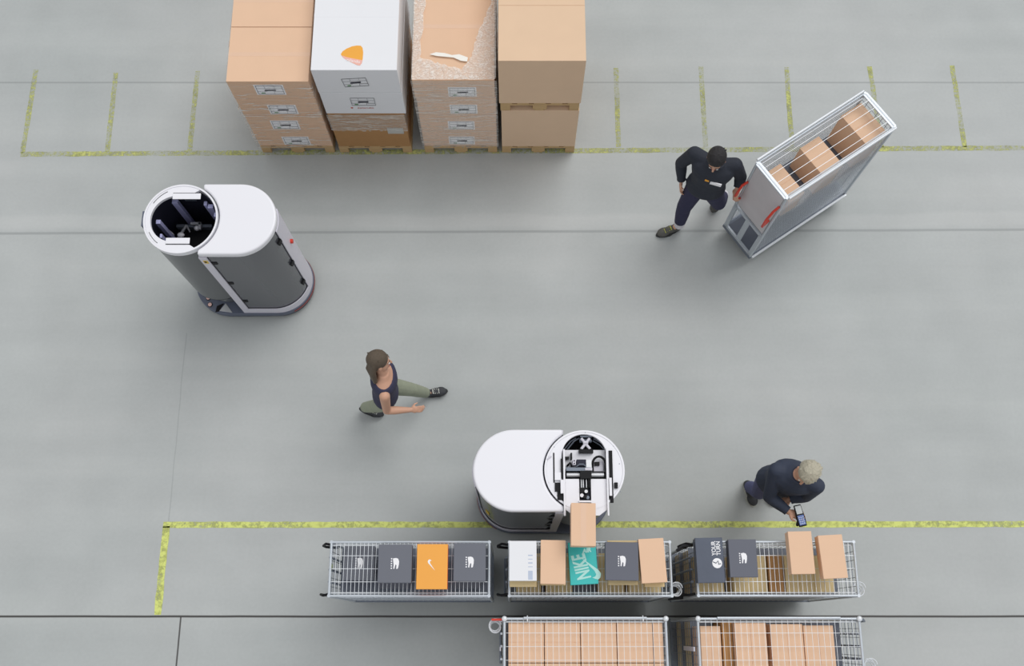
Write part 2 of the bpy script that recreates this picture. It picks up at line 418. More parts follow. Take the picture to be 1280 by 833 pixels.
# stack two: brown carton, two white layers on top
pallet((-1.51, YF+.6, 0), 'wooden pallet under the white-topped stack')
t = carton((-1.51, YF+.6, .144), (.79, 1.2, .72), 'large brown carton wrapped in film below the white boxes', M['card3'])
MB().box((.27, -.604, .36), (.17, .003, .12)).build('tape_patch', M['greytape'], t)
lab2 = [(453.7,127), (444,102.8)]
for k in range(2):
    z0 = .866+k*.415
    lb = ['lower white carton of the second pallet stack with printed grid on its front', 'upper white carton with orange rounded triangle logo on its top'][k]
    t = carton((-1.50-.004*k, YF+.605, z0), (.82, 1.21, .413), lb, M['whitecard'], tape=(k == 1), tm=M['whitecard'], group='white cartons on the second pallet')
    p = onwall(*lab2[k], YF); ship_label(t, (p.x-t.location.x, -.605, p.z-z0), .27, .17, bg=False, skew=[0, R(6)][k], name='printed_grid')
    if k == 0:
        mb = MB(); 
        mb.use(M['redink']).sphere((p.x-t.location.x-.13, -.606, p.z-z0-.125), .014, 10, (1,.15,1))
        o = mb.build('red_mark', None, t); text('small_print', 'zalando', .035, M['redink'], t, (p.x-t.location.x+.01, -.607, p.z-z0-.125), (R(90), 0, 0), sx=1.6)
    else:
        top = t; zt = z0+.413
        tri = [(426,68),(428,64.5),(433,61),(440,58),(446,57),(451,57.2),(453.3,60),(454,66),(453.5,73),(452.3,79),(450,82),(446.5,81.5),(440,78.5),(433,75),(428,71)]
        pts = [at(u, v, zt)-V(t.location) for u, v in tri]
        mb = MB().use(M['zorange']).prism([(q.x, q.y) for q in pts], .4135, .4145); mb.build('logo', None, t)['label'] = 'orange rounded triangle logo'
        low = [(427.5,69.5),(433,71.5),(441,73.2),(453.2,75.5),(452.3,79),(450,82),(446.5,81.5),(440,78.5),(433,75),(429,72)]
        pts = [at(u, v, zt)-V(t.location) for u, v in low]
        MB().prism([(q.x, q.y) for q in pts], .4146, .4152).build('logo_band', M['zpink'], t)['label'] = 'pink lower band of the logo'
        q = at(441.5, 76.3, zt)-V(t.location); text('logo_text', 'zalando', .045, M['print'], t, (q.x, q.y, .4155), R(-11), sx=1)
# stack three: wrapped
pallet((-.565, YF+.6, 0), 'wooden pallet under the film-wrapped stack with pink top')
hl3 = .339; lab3 = [(577.3,176.5), (576.8,158.5), (579.7,138.8), (578,117)]
for k in range(4):
    z0 = .144+k*hl3
    dx = [0, 0, .004, -.006][k]
    t = carton((-.565+dx, YF+.61, z0), (.80, 1.2, hl3-.002), 'film-wrapped carton, %s layer of the third stack' % ordn[k], M['card'], group='cartons of the film-wrapped third stack')
    p = onwall(*lab3[k], YF); ship_label(t, (p.x-t.location.x, -.6, min(max(p.z-z0, .12), hl3-.12)), .28, .18)
# stack four: two large pallet boxes
for k in range(2):
    zb = k*.93
    pallet((.29-.008*k, YF+.6, zb), ['wooden pallet on the floor under the plain rightmost boxes', 'upper wooden pallet between the two plain rightmost boxes'][k])
    t = carton((.29-.008*k, YF+.6, zb+.144), (.80 if k == 0 else .825, 1.2, .784 if k == 0 else .78), ['lower plain cardboard pallet box of the rightmost stack', 'upper plain cardboard pallet box of the rightmost stack'][k], M['card4'], tape=False, group='plain pallet boxes')
# film
def film(name_label, x0, x1, y0, y1, z0, z1, m, seed, top=None, amp=.006):
    rnd = random.Random(seed); mb = MB(); n = 34; nz = 12; o = .006
    pts = []
    def side(ax, ay, bx, by):
        return [(ax+(bx-ax)*i/n, ay+(by-ay)*i/n) for i in range(n)]
    per = side(x0-o, y0-o, x1+o, y0-o)+side(x1+o, y0-o, x1+o, y1+o)+side(x1+o, y1+o, x0-o, y1+o)+side(x0-o, y1+o, x0-o, y0-o)
    P = len(per); vs = []; fs = []; cx, cy = (x0+x1)/2, (y0+y1)/2
    for j in range(nz+1):
        z = z0+(z1-z0)*j/nz
        for i, (x, y) in enumerate(per):
            a = amp*rnd.random(); dx, dy = (x-cx), (y-cy); l = math.hypot(dx, dy); zz = z+(rnd.uniform(-.02,.02) if j in (0,) else 0)
            vs.append((x+dx/l*a, y+dy/l*a, zz))
    for j in range(nz):
        for i in range(P): fs.append((j*P+i, j*P+(i+1) % P, (j+1)*P+(i+1) % P, (j+1)*P+i))
    mb.use(m).add(vs, fs)
    t = mb.build('stretch_film', None, None, smooth=False); tag(t, name_label, 'plastic film')
    return t
film('thin film around the leftmost carton stack', -2.785, -1.965, YF, YF+1.22, .12, 1.46, M['film_light'], 1)
film('film wrapped round the brown carton under the white boxes', -1.905, -1.115, YF-.002, YF+1.2, .52, .86, M['film_mid'], 2)
f3 = film('shiny film wrapping the third carton stack and its top edges', -.975, -.155, YF+.01, YF+1.21, .12, 1.502, M['film_mid'], 3)
# crinkled film on the top of the third stack: a ring with a ragged hole, plus one loose shiny fold
mb = MB(); rnd = random.Random(5)
cx, cy, zt = -.565, YF+.61, 1.506; n = 72; outer = []; inner = []
hole = [(-.30,-.36),(-.10,-.43),(.06,-.49),(.15,-.36),(.20,-.1),(.30,.2),(.34,.50),(0,.52),(-.26,.5),(-.27,.1)]
def interp(poly, u):
    k = len(poly); i = int(u*k) % k; f = u*k-int(u*k); a = poly[i]; b = poly[(i+1) % k]; return a[0]+(b[0]-a[0])*f, a[1]+(b[1]-a[1])*f
sq = [(-.41,-.60),(-.1,-.60),(.15,-.60),(.41,-.60),(.41,-.2),(.41,.2),(.41,.61),(0,.61),(-.41,.61),(-.41,0)]
K = 4
for i in range(n):
    hx, hy = interp(hole, i/n); hx *= 1.12; sx_, sy_ = interp(sq, i/n)
    for k in range(K+1):
        f = k/K; jx = rnd.uniform(-.012,.012) if k < K else 0; jy = rnd.uniform(-.012,.012) if k < K else 0
        mb.v.append((cx+hx+(sx_-hx)*f+jx, cy+hy+(sy_-hy)*f+jy, zt+rnd.uniform(0,.012)))
for i in range(n):
    for k in range(K):
        a = i*(K+1)+k; b = ((i+1) % n)*(K+1)+k; mb.f.append((a, b, b+1, a+1)); mb.m.append(0)
o = mb.build('stretch_film', M['film_heavy'], None); tag(o, 'crinkled film folded over the pink top of the third stack', 'plastic film'); ftop = o
q = [at(*p, 1.515) for p in [(537,68),(545,65.5),(556,66.5),(565,69),(574,68),(585,72),(584,77),(576,76),(567,72),(556,71),(546,70)]]
MB().prism([(a.x, a.y) for a in q], 1.512, 1.518).build('loose_fold', mat('film_fold', srgb(242,240,232), .3), ftop)['label'] = 'bright loose fold of film'

# ------------------------------------------------------------------ picking robots
CX = -.275; BX = .275; RB = .345; XC = -.095
def body_outline(off=0, n=28):
    r = RB+off; a = math.degrees(math.acos((XC-off-CX)/ (RB+.005)))
    out = [(XC-off, -r)]+arc(BX, 0, r, -90, 90, n)+[(XC-off, r)]+arc(CX, 0, RB+.005, 59, -59, 20)
    return out
def cring(r, n=48): return arc(0, 0, r, 0, 360, n)[:-1]
def robot(loc, rz, label, colrot, kind):
    t = thing('warehouse_robot', label, 'robot', loc, rz, None)
    t.scale = (.985, .985, 1.078)
    # base
    b = MB(); foot = [(CX, -.37)]+arc(BX, 0, .365, -90, 90, 28)+arc(CX, 0, .37, 90, 270, 28)
    b.use(M['rubber']).prism([(x*.985, y*.97) for x, y in foot], .012, .05)
    b.use(M['navy']).prism(foot, .05, .125)
    base = b.build('base', None, t, .008)
    for sx in (-1, 1):
        for sy in (-1, 1): MB().tube([(sx*.3, sy*.25-.02, .045), (sx*.3, sy*.25+.02, .045)], .045, 20).build('wheel', M['rubber'], base)
    MB().strip(arc(BX, 0, .366, -62, 62, 24), .004, .078, .096).build('light_strip', M['led'], base)['label'] = 'red light strip on the bumper'
    for (x, y) in ((-.50, -.19), (-.475, -.265)):
        p = MB().cyl((x, y, .125), .02, .012, 20).build('button', M['peach'], base)
        MB().tube([(x+.022*math.cos(k*PI/10), y+.022*math.sin(k*PI/10), .128) for k in range(20)], .004, 6, closed=True).build('button_ring', M['black'], p)
    MB().prism([(-.37,-.335),(-.23,-.355),(-.31,-.25)], .1255, .129).build('foot_window', M['alu'], base)['label'] = 'triangular silver cover'
    MB().prism([(-.41,-.35),(-.375,-.34),(-.33,-.25),(-.40,-.28)], .1255, .131).build('foot_recess', M['black'], base)
    # cabinet
    MB().prism(body_outline(-.006), .125, 1.60).build('cabinet', M['gloss'], t, .003, smooth=True)
    MB().prism(body_outline(.002, 40), 1.595, 1.668).build('top_cover', M['white'], t, .018, smooth=True, seg=4)['label'] = 'white glossy top cover'
    path = [(XC, -RB)]+[(XC+(BX-XC)*i/4, -RB) for i in range(1, 5)]+arc(BX, 0, RB, -90, 90, 40)[1:]+[(XC, RB)]
    tr = MB(); th = .010
    tr.strip(path, th, .125, .235)
    tr.strip([(XC, -RB), (XC+.065, -RB)], th, .235, 1.60); tr.strip([(XC+.065, RB), (XC, RB)], th, .235, 1.60)
    tr.strip(arc(BX, 0, RB, -16, 22, 10), th, .235, 1.60)
    tr.box2((XC-.008, -RB-.01, .125), (XC, -RB+.03, 1.60)); tr.box2((XC-.008, RB-.03, .125), (XC, RB+.01, 1.60))
    tr.build('frame_trim', M['trim'], t, smooth=False)['label'] = 'pale grey trim framing the side panels'
    for z in (.42, .92, 1.42):
        for s in (-1, 1):
            h = MB().prism([(0,0),(.05,0),(.02,s*-.018),(0,s*-.018)], z, z+.05); h.v = [(x+XC+.066, y-(-s)*(-RB) if False else y+s*RB+(.018 if s > 0 else -.0), zz) for x, y, zz in h.v]
            h.build('latch', M['black'], t)
        a = R(-17.5); h = MB().box((0,0,0), (.02,.05,.055), rot=a); h.v = [(x+BX+(RB+.004)*math.cos(R(-20)), y+(RB+.004)*math.sin(R(-20)), zz+z) for x, y, zz in h.v]; h.build('latch', M['black'], t)
    a = R(2)
    if kind == 1: MB().tube([(BX+(RB+.01)*math.cos(a), (RB+.01)*math.sin(a), 1.14), (BX+(RB+.034)*math.cos(a), (RB+.034)*math.sin(a), 1.14)], .022, 16).build('stop_button', M['red'], t)['label'] = 'red emergency stop button'
    tg = MB().use(M['yellow']).box((XC+.033, -RB-.0115, 1.51), (.04, .003, .06)); tg.use(M['ink']).box((XC+.03, -RB-.0135, 1.515), (.02, .002, .03)); tg.build('sticker', None, t)
    if kind == 2:
        px = arc(BX, 0, RB-.004, 40, 48, 3); s = MB().strip(px, .004, .62, .80); s.build('warning_sticker', M['yellow'], t)['label'] = 'yellow warning sticker'
    # column
    def ringwall(name, ro, ri, z0, z1, m, par):
        mb = MB(); n = 56; vs = []
        for z in (z0, z1):
            for r in (ro, ri): vs += [(CX+r*math.cos(2*PI*i/n), r*math.sin(2*PI*i/n), z) for i in range(n)]
        fs = []
        for i in range(n):
            j = (i+1) % n
            fs += [(i, j, 2*n+j, 2*n+i), (n+i, 3*n+i, 3*n+j, n+j), (2*n+i, 2*n+j, 3*n+j, 3*n+i), (i, n+i, n+j, j)]
        return mb.add(vs, fs).build(name, m, par, smooth=True)
    MB().tube([(CX,0,.125),(CX,0,.456)], [.235,.328], 48).build('column_foot', M['colgloss'], t, smooth=True)
    col = ringwall('column_shell', .33, .318, .455, 1.612, M['colgloss'], t)
    ringwall('column_liner', .317, .312, .455, 1.612, M['inner'], col)
    MB().cyl((CX, 0, .44), .329, .014, 48).build('column_floor', M['black'], t)
    ringwall('column_rim', .338, .322, 1.612, 1.672, M['white'], t)['label'] = 'white rim round the open column top'
    # local frame of the turning head: opening towards +X of the head
    hd = bpy.data.objects.new('picking_head', None); C.objects.link(hd); hd.parent = t; hd.location = (CX, 0, 0); hd.rotation_euler.z = colrot
    ax = lambda g, n, m, bev=.002, **k: g.build(n, m, hd, bev, **k)
    if kind == 1:
        hw = .225; out = arc(0, 0, .322, 62, 298, 40); 
        inn = [(.06, -hw)]+arc(-.05, 0, hw, 270, 90, 30)+[(.06, hw)]
        ax(MB().prism(out+inn, 1.635, 1.668), 'collar_plate', M['white'], .003)
        ax(MB().box2((-.09, hw-.035, 1.668), (.165, hw+.022, 1.676)), 'guide_rail', M['white'])
        ax(MB().box2((-.11, -hw-.022, 1.668), (.105, -hw+.035, 1.676)), 'guide_rail', M['white'])
        ax(MB().box2((-.09, hw+.024, 1.664), (.165, hw+.029, 1.6705)), 'rail_groove', M['black'], 0)
        ax(MB().box2((-.11, -hw-.029, 1.664), (.105, -hw-.024, 1.6705)), 'rail_groove', M['black'], 0)
        g = MB().box((-.347, .01, 1.60), (.03, .15, .10)); g.box((-.332, .01, 1.60), (.012, .17, .06)); ax(g, 'side_sensor', M['navy'], .006)
        for a0, a1 in ((118, 150), (206, 232)):
            ax(MB().strip(arc(0, 0, .300, a0, a1, 10), .004, 1.668, 1.6705), 'collar_slot', M['black'], 0)
        for x, y, w in ((-.255, .03, .04), (-.12, .235, .055), (.165, .215, .03), (.215, .185, .05), (.27, .10, .03), (-.215, -.11, .02)):
            ax(MB().box2((x-w/2, y-.02, .455), (x+w/2, y+.02, 1.54)), 'profile_rail', M['rail'])
        # carriage hanging part way down the column
        g = MB().use(M['black']).box((0, .0, 1.08), (.46, .36, .05)); g.use(M['dsteel']).box((-.06, .16, 1.14), (.34, .03, .06)); g.use(M['alu']).box((-.03, .165, 1.2), (.10, .025, .03)).box((.01, .14, 1.2), (.025, .07, .03)).tube([(-.22, .03, 1.14), (-.12, .15, 1.2)], .014, 8).tube([(-.12, .15, 1.2), (-.08, .08, 1.2)], .008, 8)
        g.use(M['white']).sphere((-.165, .05, 1.2), .035, 14, (1.0,.8,.6)).sphere((-.02, .12, 1.2), .025, 12); g.use(M['trim']).box((-.26, .07, 1.2), (.06, .02, .03), rot=R(-40))
        ax(g, 'lift_carriage', None, 0)
        g = MB()
        for k in range(9): g.box((-.02+k*.012, .255, 1.58), (.005, .03, .10))
        ax(g, 'cable_comb', M['dsteel'], 0)
    else:
        # here +X of the head is the side the tray extends to; use helper in 'photo' layout: (a, b) = crop pixels of the head seen from above
        S = 1068.0
        def q(a, b): return (-(445-b)/S*1.0, (475-a)/S*-1.0)   # -> head X (towards tray), head Y
        def bx(a0, b0, a1, b1, z0, z1, name, m, bev=.002):
            p0 = q(a0, b0); p1 = q(a1, b1)
            x0, x1 = sorted((p0[0], p1[0])); y0, y1 = sorted((p0[1], p1[1]))
            return ax(MB().box2((x0, y0, z0), (x1, y1, z1)), name, m, bev)
        hw = .19
        out = arc(0, 0, .322, 48, 312, 44); inn = [(.20, -hw)]+arc(-.115, 0, hw, 270, 90, 30)+[(.20, hw)]
        ax(MB().prism(out+inn, 1.635, 1.668), 'collar_plate', M['white'], .003)
        # slots in the collar
        bx(194, 290, 206, 560, 1.668, 1.671, 'collar_slot', M['black'], 0)
        bx(206, 560, 282, 640, 1.668, 1.680, 'cable_guide', M['black'])
        bx(228, 640, 282, 715, 1.668, 1.680, 'cable_guide', M['black'])
        bx(262, 345, 282, 520, 1.668, 1.690, 'gap_shade', M['black'])  # black bar paints in the dark of an open gap
        bx(696, 270, 728, 740, 1.668, 1.676, 'gap_shade', M['black'])  # right-hand gap, its darkness likewise put in as a black bar
        bx(690, 520, 714, 680, 1.676, 1.70, 'slide_block', M['white'])
        bx(738, 560, 768, 612, 1.668, 1.69, 'cable_guide', M['black'])
        bx(205, 470, 262, 540, 1.671, 1.69, 'slide_block', M['white'])
        bx(256, 540, 284, 660, 1.672, 1.71, 'slide_block', M['white'])
        # deep interior plate and rear bay
        ax(MB().cyl((0, 0, 1.40), .30, .01, 40), 'bay_floor', M['black'], 0)
        bx(295, 250, 672, 470, 1.56, 1.60, 'mount_plate', M['white'])
        g = MB(); S2 = lambda a, b, z: (*q(a, b), z)
        g.use(M['dsteel']).tube([S2(440,165,1.60), S2(550,165,1.60)], .018, 10)
        g.use(M['trim']).tube([S2(455,150,1.63), S2(532,250,1.64)], .012, 8).tube([S2(530,150,1.63), S2(452,250,1.64)], .012, 8).tube([S2(470,190,1.645), S2(515,190,1.645)], .014, 8)
        ax(g, 'cross_brace', None, 0)
        bx(430, 252, 560, 285, 1.60, 1.65, 'rear_block', M['black'])
        bx(445, 125, 550, 140, 1.60, 1.64, 'rear_hook', M['dsteel'])
        for a0 in (300, 330):
            ax(MB().tube([S2(a0, 240, 1.58), S2(a0+60, 170, 1.60), S2(a0+110, 140, 1.60)], .006, 6), 'cable', M['dsteel'], 0)
        ax(MB().tube([S2(570,150,1.62), S2(640,190,1.62), S2(685,240,1.62)], .006, 6), 'cable', M['dsteel'], 0)
        ax(MB().tube([S2(560,165,1.60), S2(620,200,1.60), S2(670,250,1.60)], .005, 6), 'cable', M['dsteel'], 0)
        bx(302, 318, 340, 342, 1.60, 1.64, 'sensor', M['black'])
        bx(354, 285, 368, 345, 1.60, 1.65, 'sensor', M['black'])
        bx(405, 350, 490, 412, 1.60, 1.67, 'motor', M['inner'])
        bx(490, 350, 542, 422, 1.60, 1.66, 'motor_mount', M['alu'])
        bx(370, 350, 398, 400, 1.60, 1.68, 'pulley_plate', M['trim'])
        for b0 in (365, 388): ax(MB().cyl(S2(384, b0, 1.68), .006, .004, 10), 'bolt', M['black'], 0)
        ax(MB().tube([S2(322,400,1.61), S2(350,372,1.63), S2(365,410,1.62)], .009, 8), 'hose', M['black'], 0)
        ax(MB().tube([S2(405,412,1.665), S2(430,396,1.68), S2(465,396,1.68), S2(488,412,1.665)], .006, 8), 'hose', M['dsteel'], 0)
        bx(310, 420, 545, 452, 1.60, 1.66, 'cross_beam', M['dsteel'])
        bx(480, 425, 545, 450, 1.66, 1.668, 'beam_cover', M['trim'])
        bx(302, 456, 680, 526, 1.58, 1.63, 'actuator_housing', M['black'])
        ax(MB().tube([S2(315,485,1.64), S2(432,485,1.64)], .018, 16), 'roller', M['alu'], 0)
        ax(MB().tube([S2(536,485,1.64), S2(650,485,1.64)], .018, 16), 'roller', M['alu'], 0)
        bx(434, 456, 536, 526, 1.63, 1.69, 'clamp_block', M['black'])
        bx(556, 360, 650, 448, 1.60, 1.615, 'cover_plate', M['trim'])
        bx(570, 365, 615, 400, 1.615, 1.635, 'connector', M['black'])
        ax(MB().tube([S2(552,455,1.64), S2(550,400,1.65)]+[S2(608-58*math.cos(k*PI/8), 390-68*math.sin(k*PI/8), 1.66) for k in range(9)]+[S2(666,455,1.64)], .010, 8), 'cable_loop', M['black'], 0)
        # tray and rails
        g = MB(); z0, z1 = 1.655, 1.667
        g.prism([q(302,526), q(425,526), q(425,742), q(302,742)], z0, z1)
        g.prism([q(530,526), q(668,526), q(668,742), q(530,742)], z0, z1)
        g.prism([q(302,742), q(668,742), q(668,800), q(600,850), q(370,850), q(302,800)], z0, z1)
        ax(g, 'tray', M['white'], 0)
        ax(MB().prism([q(400,835), q(560,835), q(555,990), q(405,990)], 1.667, 1.729), 'tray_tongue', M['white'])
        bx(425, 526, 530, 742, 1.60, 1.625, 'slot_bed', M['inner'])
        for a0 in (440, 458, 486): bx(a0, 526, a0+10, 620, 1.63, 1.66, 'guide_rod', M['alu'])
        bx(506, 520, 520, 608, 1.64, 1.685, 'cable_carrier', M['black'])
        bx(430, 605, 502, 650, 1.63, 1.68, 'gripper_head', M['black'])
        g = MB().use(M['alu']).cyl(S2(484, 640, 1.68), .014, .01, 14); g.use(M['white']).cyl(S2(447, 672, 1.64), .016, .03, 12); g.use(M['dsteel']).cyl(S2(500, 690, 1.64), .014, .025, 12); g.use(M['black']).cyl(S2(475, 685, 1.64), .016, .03, 12)
        ax(g, 'suction_cup', None, 0)
        bx(418, 720, 530, 738, 1.66, 1.69, 'gripper_bar', M['white']); bx(418, 742, 530, 752, 1.668, 1.68, 'gripper_edge', M['black'])
        bx(283, 262, 299, 855, 1.66, 1.70, 'guide_rail', M['white']); bx(669, 250, 684, 855, 1.66, 1.70, 'guide_rail', M['white'])
        # small white struts on the edge
        ax(MB().tube([S2(140,350,1.675), S2(178,322,1.68)], .006, 6), 'hose', M['trim'], 0)
        for a0, b0 in ((745,230),(790,390),(790,640),(205,235),(150,560),(490,103)): ax(MB().cyl(S2(a0, b0, 1.668), .004, .003, 8), 'bolt', M['dsteel'], 0)
    return t
BX = .245
robot((-2.693, 3.529, 0), 0, 'white-topped picking robot with an open dark column, beside the pallet area', 0, 1)
BX = .318
r2 = robot((.330, 1.275, 0), PI, 'white-topped picking robot with extended gripper tray beside the trolleys', PI/2, 2)
# head of robot two must point south in the world: world rot = PI + colrot
# ------------------------------------------------------------------ trolleys
def trolley(loc, rz, label, L=1.34, W=.46, H=1.60, crossp=.033, longp=.1, lid=True, end='mesh', handles=True, shelves=(.62, 1.12), loaded='wire', hand_side=-1, hand_mat='black', caps=False, sidep=(.05,.12), red=False):
    t = thing('roll_cage_trolley', label, 'trolley', loc, rz, None)
    hx, hy = L/2, W/2
    b = MB().use(M['dsteel']); z = .17
    b.box((0, hy-.02, z), (L, .04, .05)); b.box((0, -hy+.02, z), (L, .04, .05)); b.box((hx-.02, 0, z), (.04, W-.08, .05)); b.box((-hx+.02, 0, z), (.04, W-.08, .05))
    b.use(M['shelf']).box((0, 0, .188), (L-.06, W-.06, .012))
    base = b.build('base', None, t)
    for sx in (-1, 1):
        for sy in (-1, 1):
            cx, cy = sx*(hx-.12), sy*(hy-.06)
            c = MB().box((cx, cy, .138), (.07,.06,.012)); c.box((cx-.0, cy+.022, .10), (.035,.006,.07)); c.box((cx, cy-.022, .10), (.035,.006,.07)); c = c.build('caster', M['dsteel'], t)
            MB().tube([(cx, cy-.016, .062), (cx, cy+.016, .062)], .06, 20).build('caster_wheel', M['rubber'], c)
    pr = .0135
    for sx in (-1, 1):
        for sy in (-1, 1):
            p = MB().tube([(sx*(hx-pr), sy*(hy-pr), .19), (sx*(hx-pr), sy*(hy-pr), H)], pr, 12).build('corner_post', M['steel'], t, smooth=True)
            if caps: MB().sphere((sx*(hx-pr), sy*(hy-pr), H+.004), .023, 14, (1,1,.6)).build('post_cap', M['wire'], p, smooth=True)
    def wires(name, p0, u, lu, w, lw, su, sw, r=.0022, m='wire'):
        g = MB(); p0 = V(p0); u = V(u); w = V(w)
        n = max(1, round(lu/su))
        for i in range(1, n): g.wire(p0+u*(lu*i/n), p0+u*(lu*i/n)+w*lw, r)
        k = max(1, round(lw/sw))
        for i in range(1, k): g.wire(p0+w*(lw*i/k), p0+w*(lw*i/k)+u*lu, r*1.15)
        return g.build(name, M[m], t)
    # side frames + mesh
    for sy in (-1, 1):
        y = sy*(hy-pr)
        MB().tube([(-hx+pr, y, H-.012), (hx-pr, y, H-.012)], .011, 10).build('top_rail', M['steel'], t, smooth=True)
        MB().tube([(-hx+pr, y-sy*.024, H-.03), (hx-pr, y-sy*.024, H-.03)], .006, 8).build('inner_rail', M['wire'], t, smooth=True)
        g = wires('side_mesh', (-hx+.02, y, .20), (1,0,0), L-.04, (0,0,1), H-.22, sidep[0], sidep[1], .0019, 'steel')
    for sx in (-1, 1):
        x = sx*(hx-pr)
        MB().tube([(x, -hy+pr, H-.012), (x, hy-pr, H-.012)], .011, 10).build('end_rail', M['steel'], t, smooth=True)
        if end == 'ply' and sx == -1: continue
        wires('end_mesh', (x, -hy+.02, .20), (0,1,0), W-.04, (0,0,1), H-.22, .07, .09, .0022, 'dsteel')
    if lid:
        z = H-.004
        lg = wires('top_grid', (-hx+.025, -hy+.02, z), (1,0,0), L-.05, (0,1,0), W-.04, crossp, longp, .0016 if caps else .0021)
    for s in shelves:
        g = MB().use(M['shelf']).box((0, 0, s-.006), (L-.06, W-.06, .012)); g.use(M['dsteel']).box((0, hy-.035, s-.018), (L-.06, .012, .03)).box((0, -hy+.035, s-.018), (L-.06, .012, .03))
        g.build('shelf', None, t)
    if handles:
        s = hand_side; m = M[hand_mat]
        for sy in (-1, 1):
            y = sy*(hy-.03)
            MB().tube([(s*hx, y, 1.52), (s*(hx+.05), y+sy*.01, 1.50), (s*(hx+.085), y-sy*.0, 1.42), (s*(hx+.085), y, 1.30), (s*(hx+.03), y, 1.22), (s*hx, y, 1.20)], .011, 10).build('handle', m, t, smooth=True)
        MB().tube([(s*(hx+.03), -hy+.06, .30), (s*(hx+.03), hy-.06, .30)], .012, 8).build('tow_bar', M['dsteel'], t)
        g = MB()
        for y in (-.10, .0, .10): g.tube([(s*(hx+.012), y, .3), (s*(hx+.012), y, H-.12)], .010, 8)
        g.build('end_bars', M['steel'] if hand_mat == 'steel' else M['dsteel'], t, smooth=True)
    return t
def coil(parent, loc, r=.045, m='steel'):
    pts = [V(loc)+V((r*math.cos(a*.42)*(1-.004*a), .011*math.cos(a*.2)+r*math.sin(a*.42)*(1-.004*a), -.002*a)) for a in range(60)]
    return MB().tube(pts, .0045, 6).build('coiled_strap', M[m], parent, smooth=True)
T1 = trolley((-.845, .488, 0), 0, 'wire roll cage holding grey and orange shoe boxes, leftmost of the upper row', L=1.34)
T2 = trolley((.645, .488, 0), 0, 'wire roll cage with teal and white shoe boxes, below the gripper robot', L=1.36)
T3 = trolley((2.185, .49, 0), 0, 'wire roll cage with slate boxes and tan cartons, rightmost of the upper row', L=1.34, crossp=.037)
T4 = trolley((.595, -.125, 0), 0, 'full wire roll cage packed with ten tan cartons, lower row left', L=1.34, crossp=.048, longp=.115, handles=True, caps=True, hand_mat='steel')
T5 = trolley((2.17, -.125, 0), 0, 'half-full wire roll cage with tall brown cartons, lower row right', L=1.34, crossp=.048, longp=.115, caps=True, hand_side=1, hand_mat='dsteel')
# extras on the trolleys
MB().box((-.665, .02, 1.50), (.012, .05, .06)).build('yellow_tag', M['fleck'], T1)['label'] = 'small yellow tag on the end frame'
for T, x in ((T2, .72), (T3, .70)): coil(T, (x, -.16, 1.50), .05, 'wire')
coil(T4, (-.735, .16, 1.52), .05, 'wire')
coil(T5, (.75, -.15, 1.50), .05, 'wire')
MB().box((-.715, .21, 1.53), (.10, .018, .02)).build('grip', M['red'], T4, .006)['label'] = 'red plastic grip'
for T in (T4, T5): MB().box((-.69, -.02, 1.30), (.008, .03, .5) if T is T4 else (.010, .035, .5)).build('info_plate', M['trim'], T)
for T in (T4, T5):
    MB().tube([(-.5, .222, 1.603), (.5, .222, 1.603)], .012, 10).build('lid_hinge_bar', M['steel'], T, smooth=True)
g = MB()
for x in (-.47, .47): g.tube([(x, .24, 1.60), (x, .20, 1.615), (x, .19, 1.60)], .005, 6)
g.build('hook', M['wire'], T4)
# coupling between the middle and right trolley
MB().tube([(-.665, .2, 1.5), (-.75, .19, 1.5), (-.80, .15, 1.48)], .014, 8).build('coupling_arm', M['rubber'], T3, smooth=True)
MB().tube([(-.665, -.21, .9), (-.80, -.22, .88)], .014, 8).build('coupling_arm', M['rubber'], T3, smooth=True)

# shoe boxes ----------------------------------------------------------
def shoebox(u0, v0, u1, v1, zb, h, lidm, basem, label, rz=0, lidh=.04, name='shoe_box', group=None, cat='box', ov=.004):
    zt = zb+h; a = at(u0, v0, zt); b = at(u1, v1, zt); c = (a+b)/2; w = abs(b.x-a.x); d = abs(a.y-b.y)
    t = thing(name, label, cat, (c.x, c.y, zb), rz, group)
    MB().box((0,0,(h-.002)/2), (w-2*ov, d-2*ov, h-.002)).build('box_base', basem, t, .002)
    l = MB().box((0,0,h-lidh/2), (w, d, lidh)).build('lid', lidm, t, .0035)
    t['w'] = w; t['d'] = d; t['h'] = h
    return t, w, d, h, l
def bear(l, h, s=.045, dx=0, dy=0):
    P = [(-.5,.9),(.2,1),(.75,.85),(1,.4),(.95,-.2),(.75,-.9),(.35,-.95),(.4,-.3),(.15,-.15),(.0,-.55),(-.1,-.95),(-.35,-.9),(-.3,-.2),(-.4,.3)]
    mb = MB().use(M['print']).prism([(dx+x*s*.75, dy+y*s) for x, y in P], h, h+.0006)
    for k in range(5): mb.box((dx-s*.62, dy+s*(.85-.42*k), h+.0003), (s*.22, s*.22, .0006))
    o = mb.build('printed_logo', None, l); o['label'] = 'white animal logo'; return o
def swoosh(l, h, s, m, dx=0, dy=0, rot=0):
    P = [(-1,-.05),(-.95,-.25),(-.75,-.42),(-.45,-.4),(1,.3),(-.35,-.12),(-.62,-.1),(-.72,.02),(-.68,.25),(-.85,.12)]
    c, n = math.cos(rot), math.sin(rot)
    o = MB().prism([(dx+(x*c-y*n)*s, dy+(x*n+y*c)*s) for x, y in P], h, h+.0006).build('printed_logo', m, l); o['label'] = 'curved tick logo'; return o
ZL = 1.603
t, w, d, h, l = shoebox(473.5, 681, 514, 729, ZL, .12, M['shoegrey'], M['shoegrey'], 'grey shoe box left of the orange box, on the left roll cage'); bear(l, h, .045)
t, w, d, h, l = shoebox(521.5, 680.5, 559, 737, ZL, .12, M['orange'], M['redside'], 'orange shoe box with a small white tick logo'); swoosh(l, h, .05, M['print'], -.005, .01, R(-72))
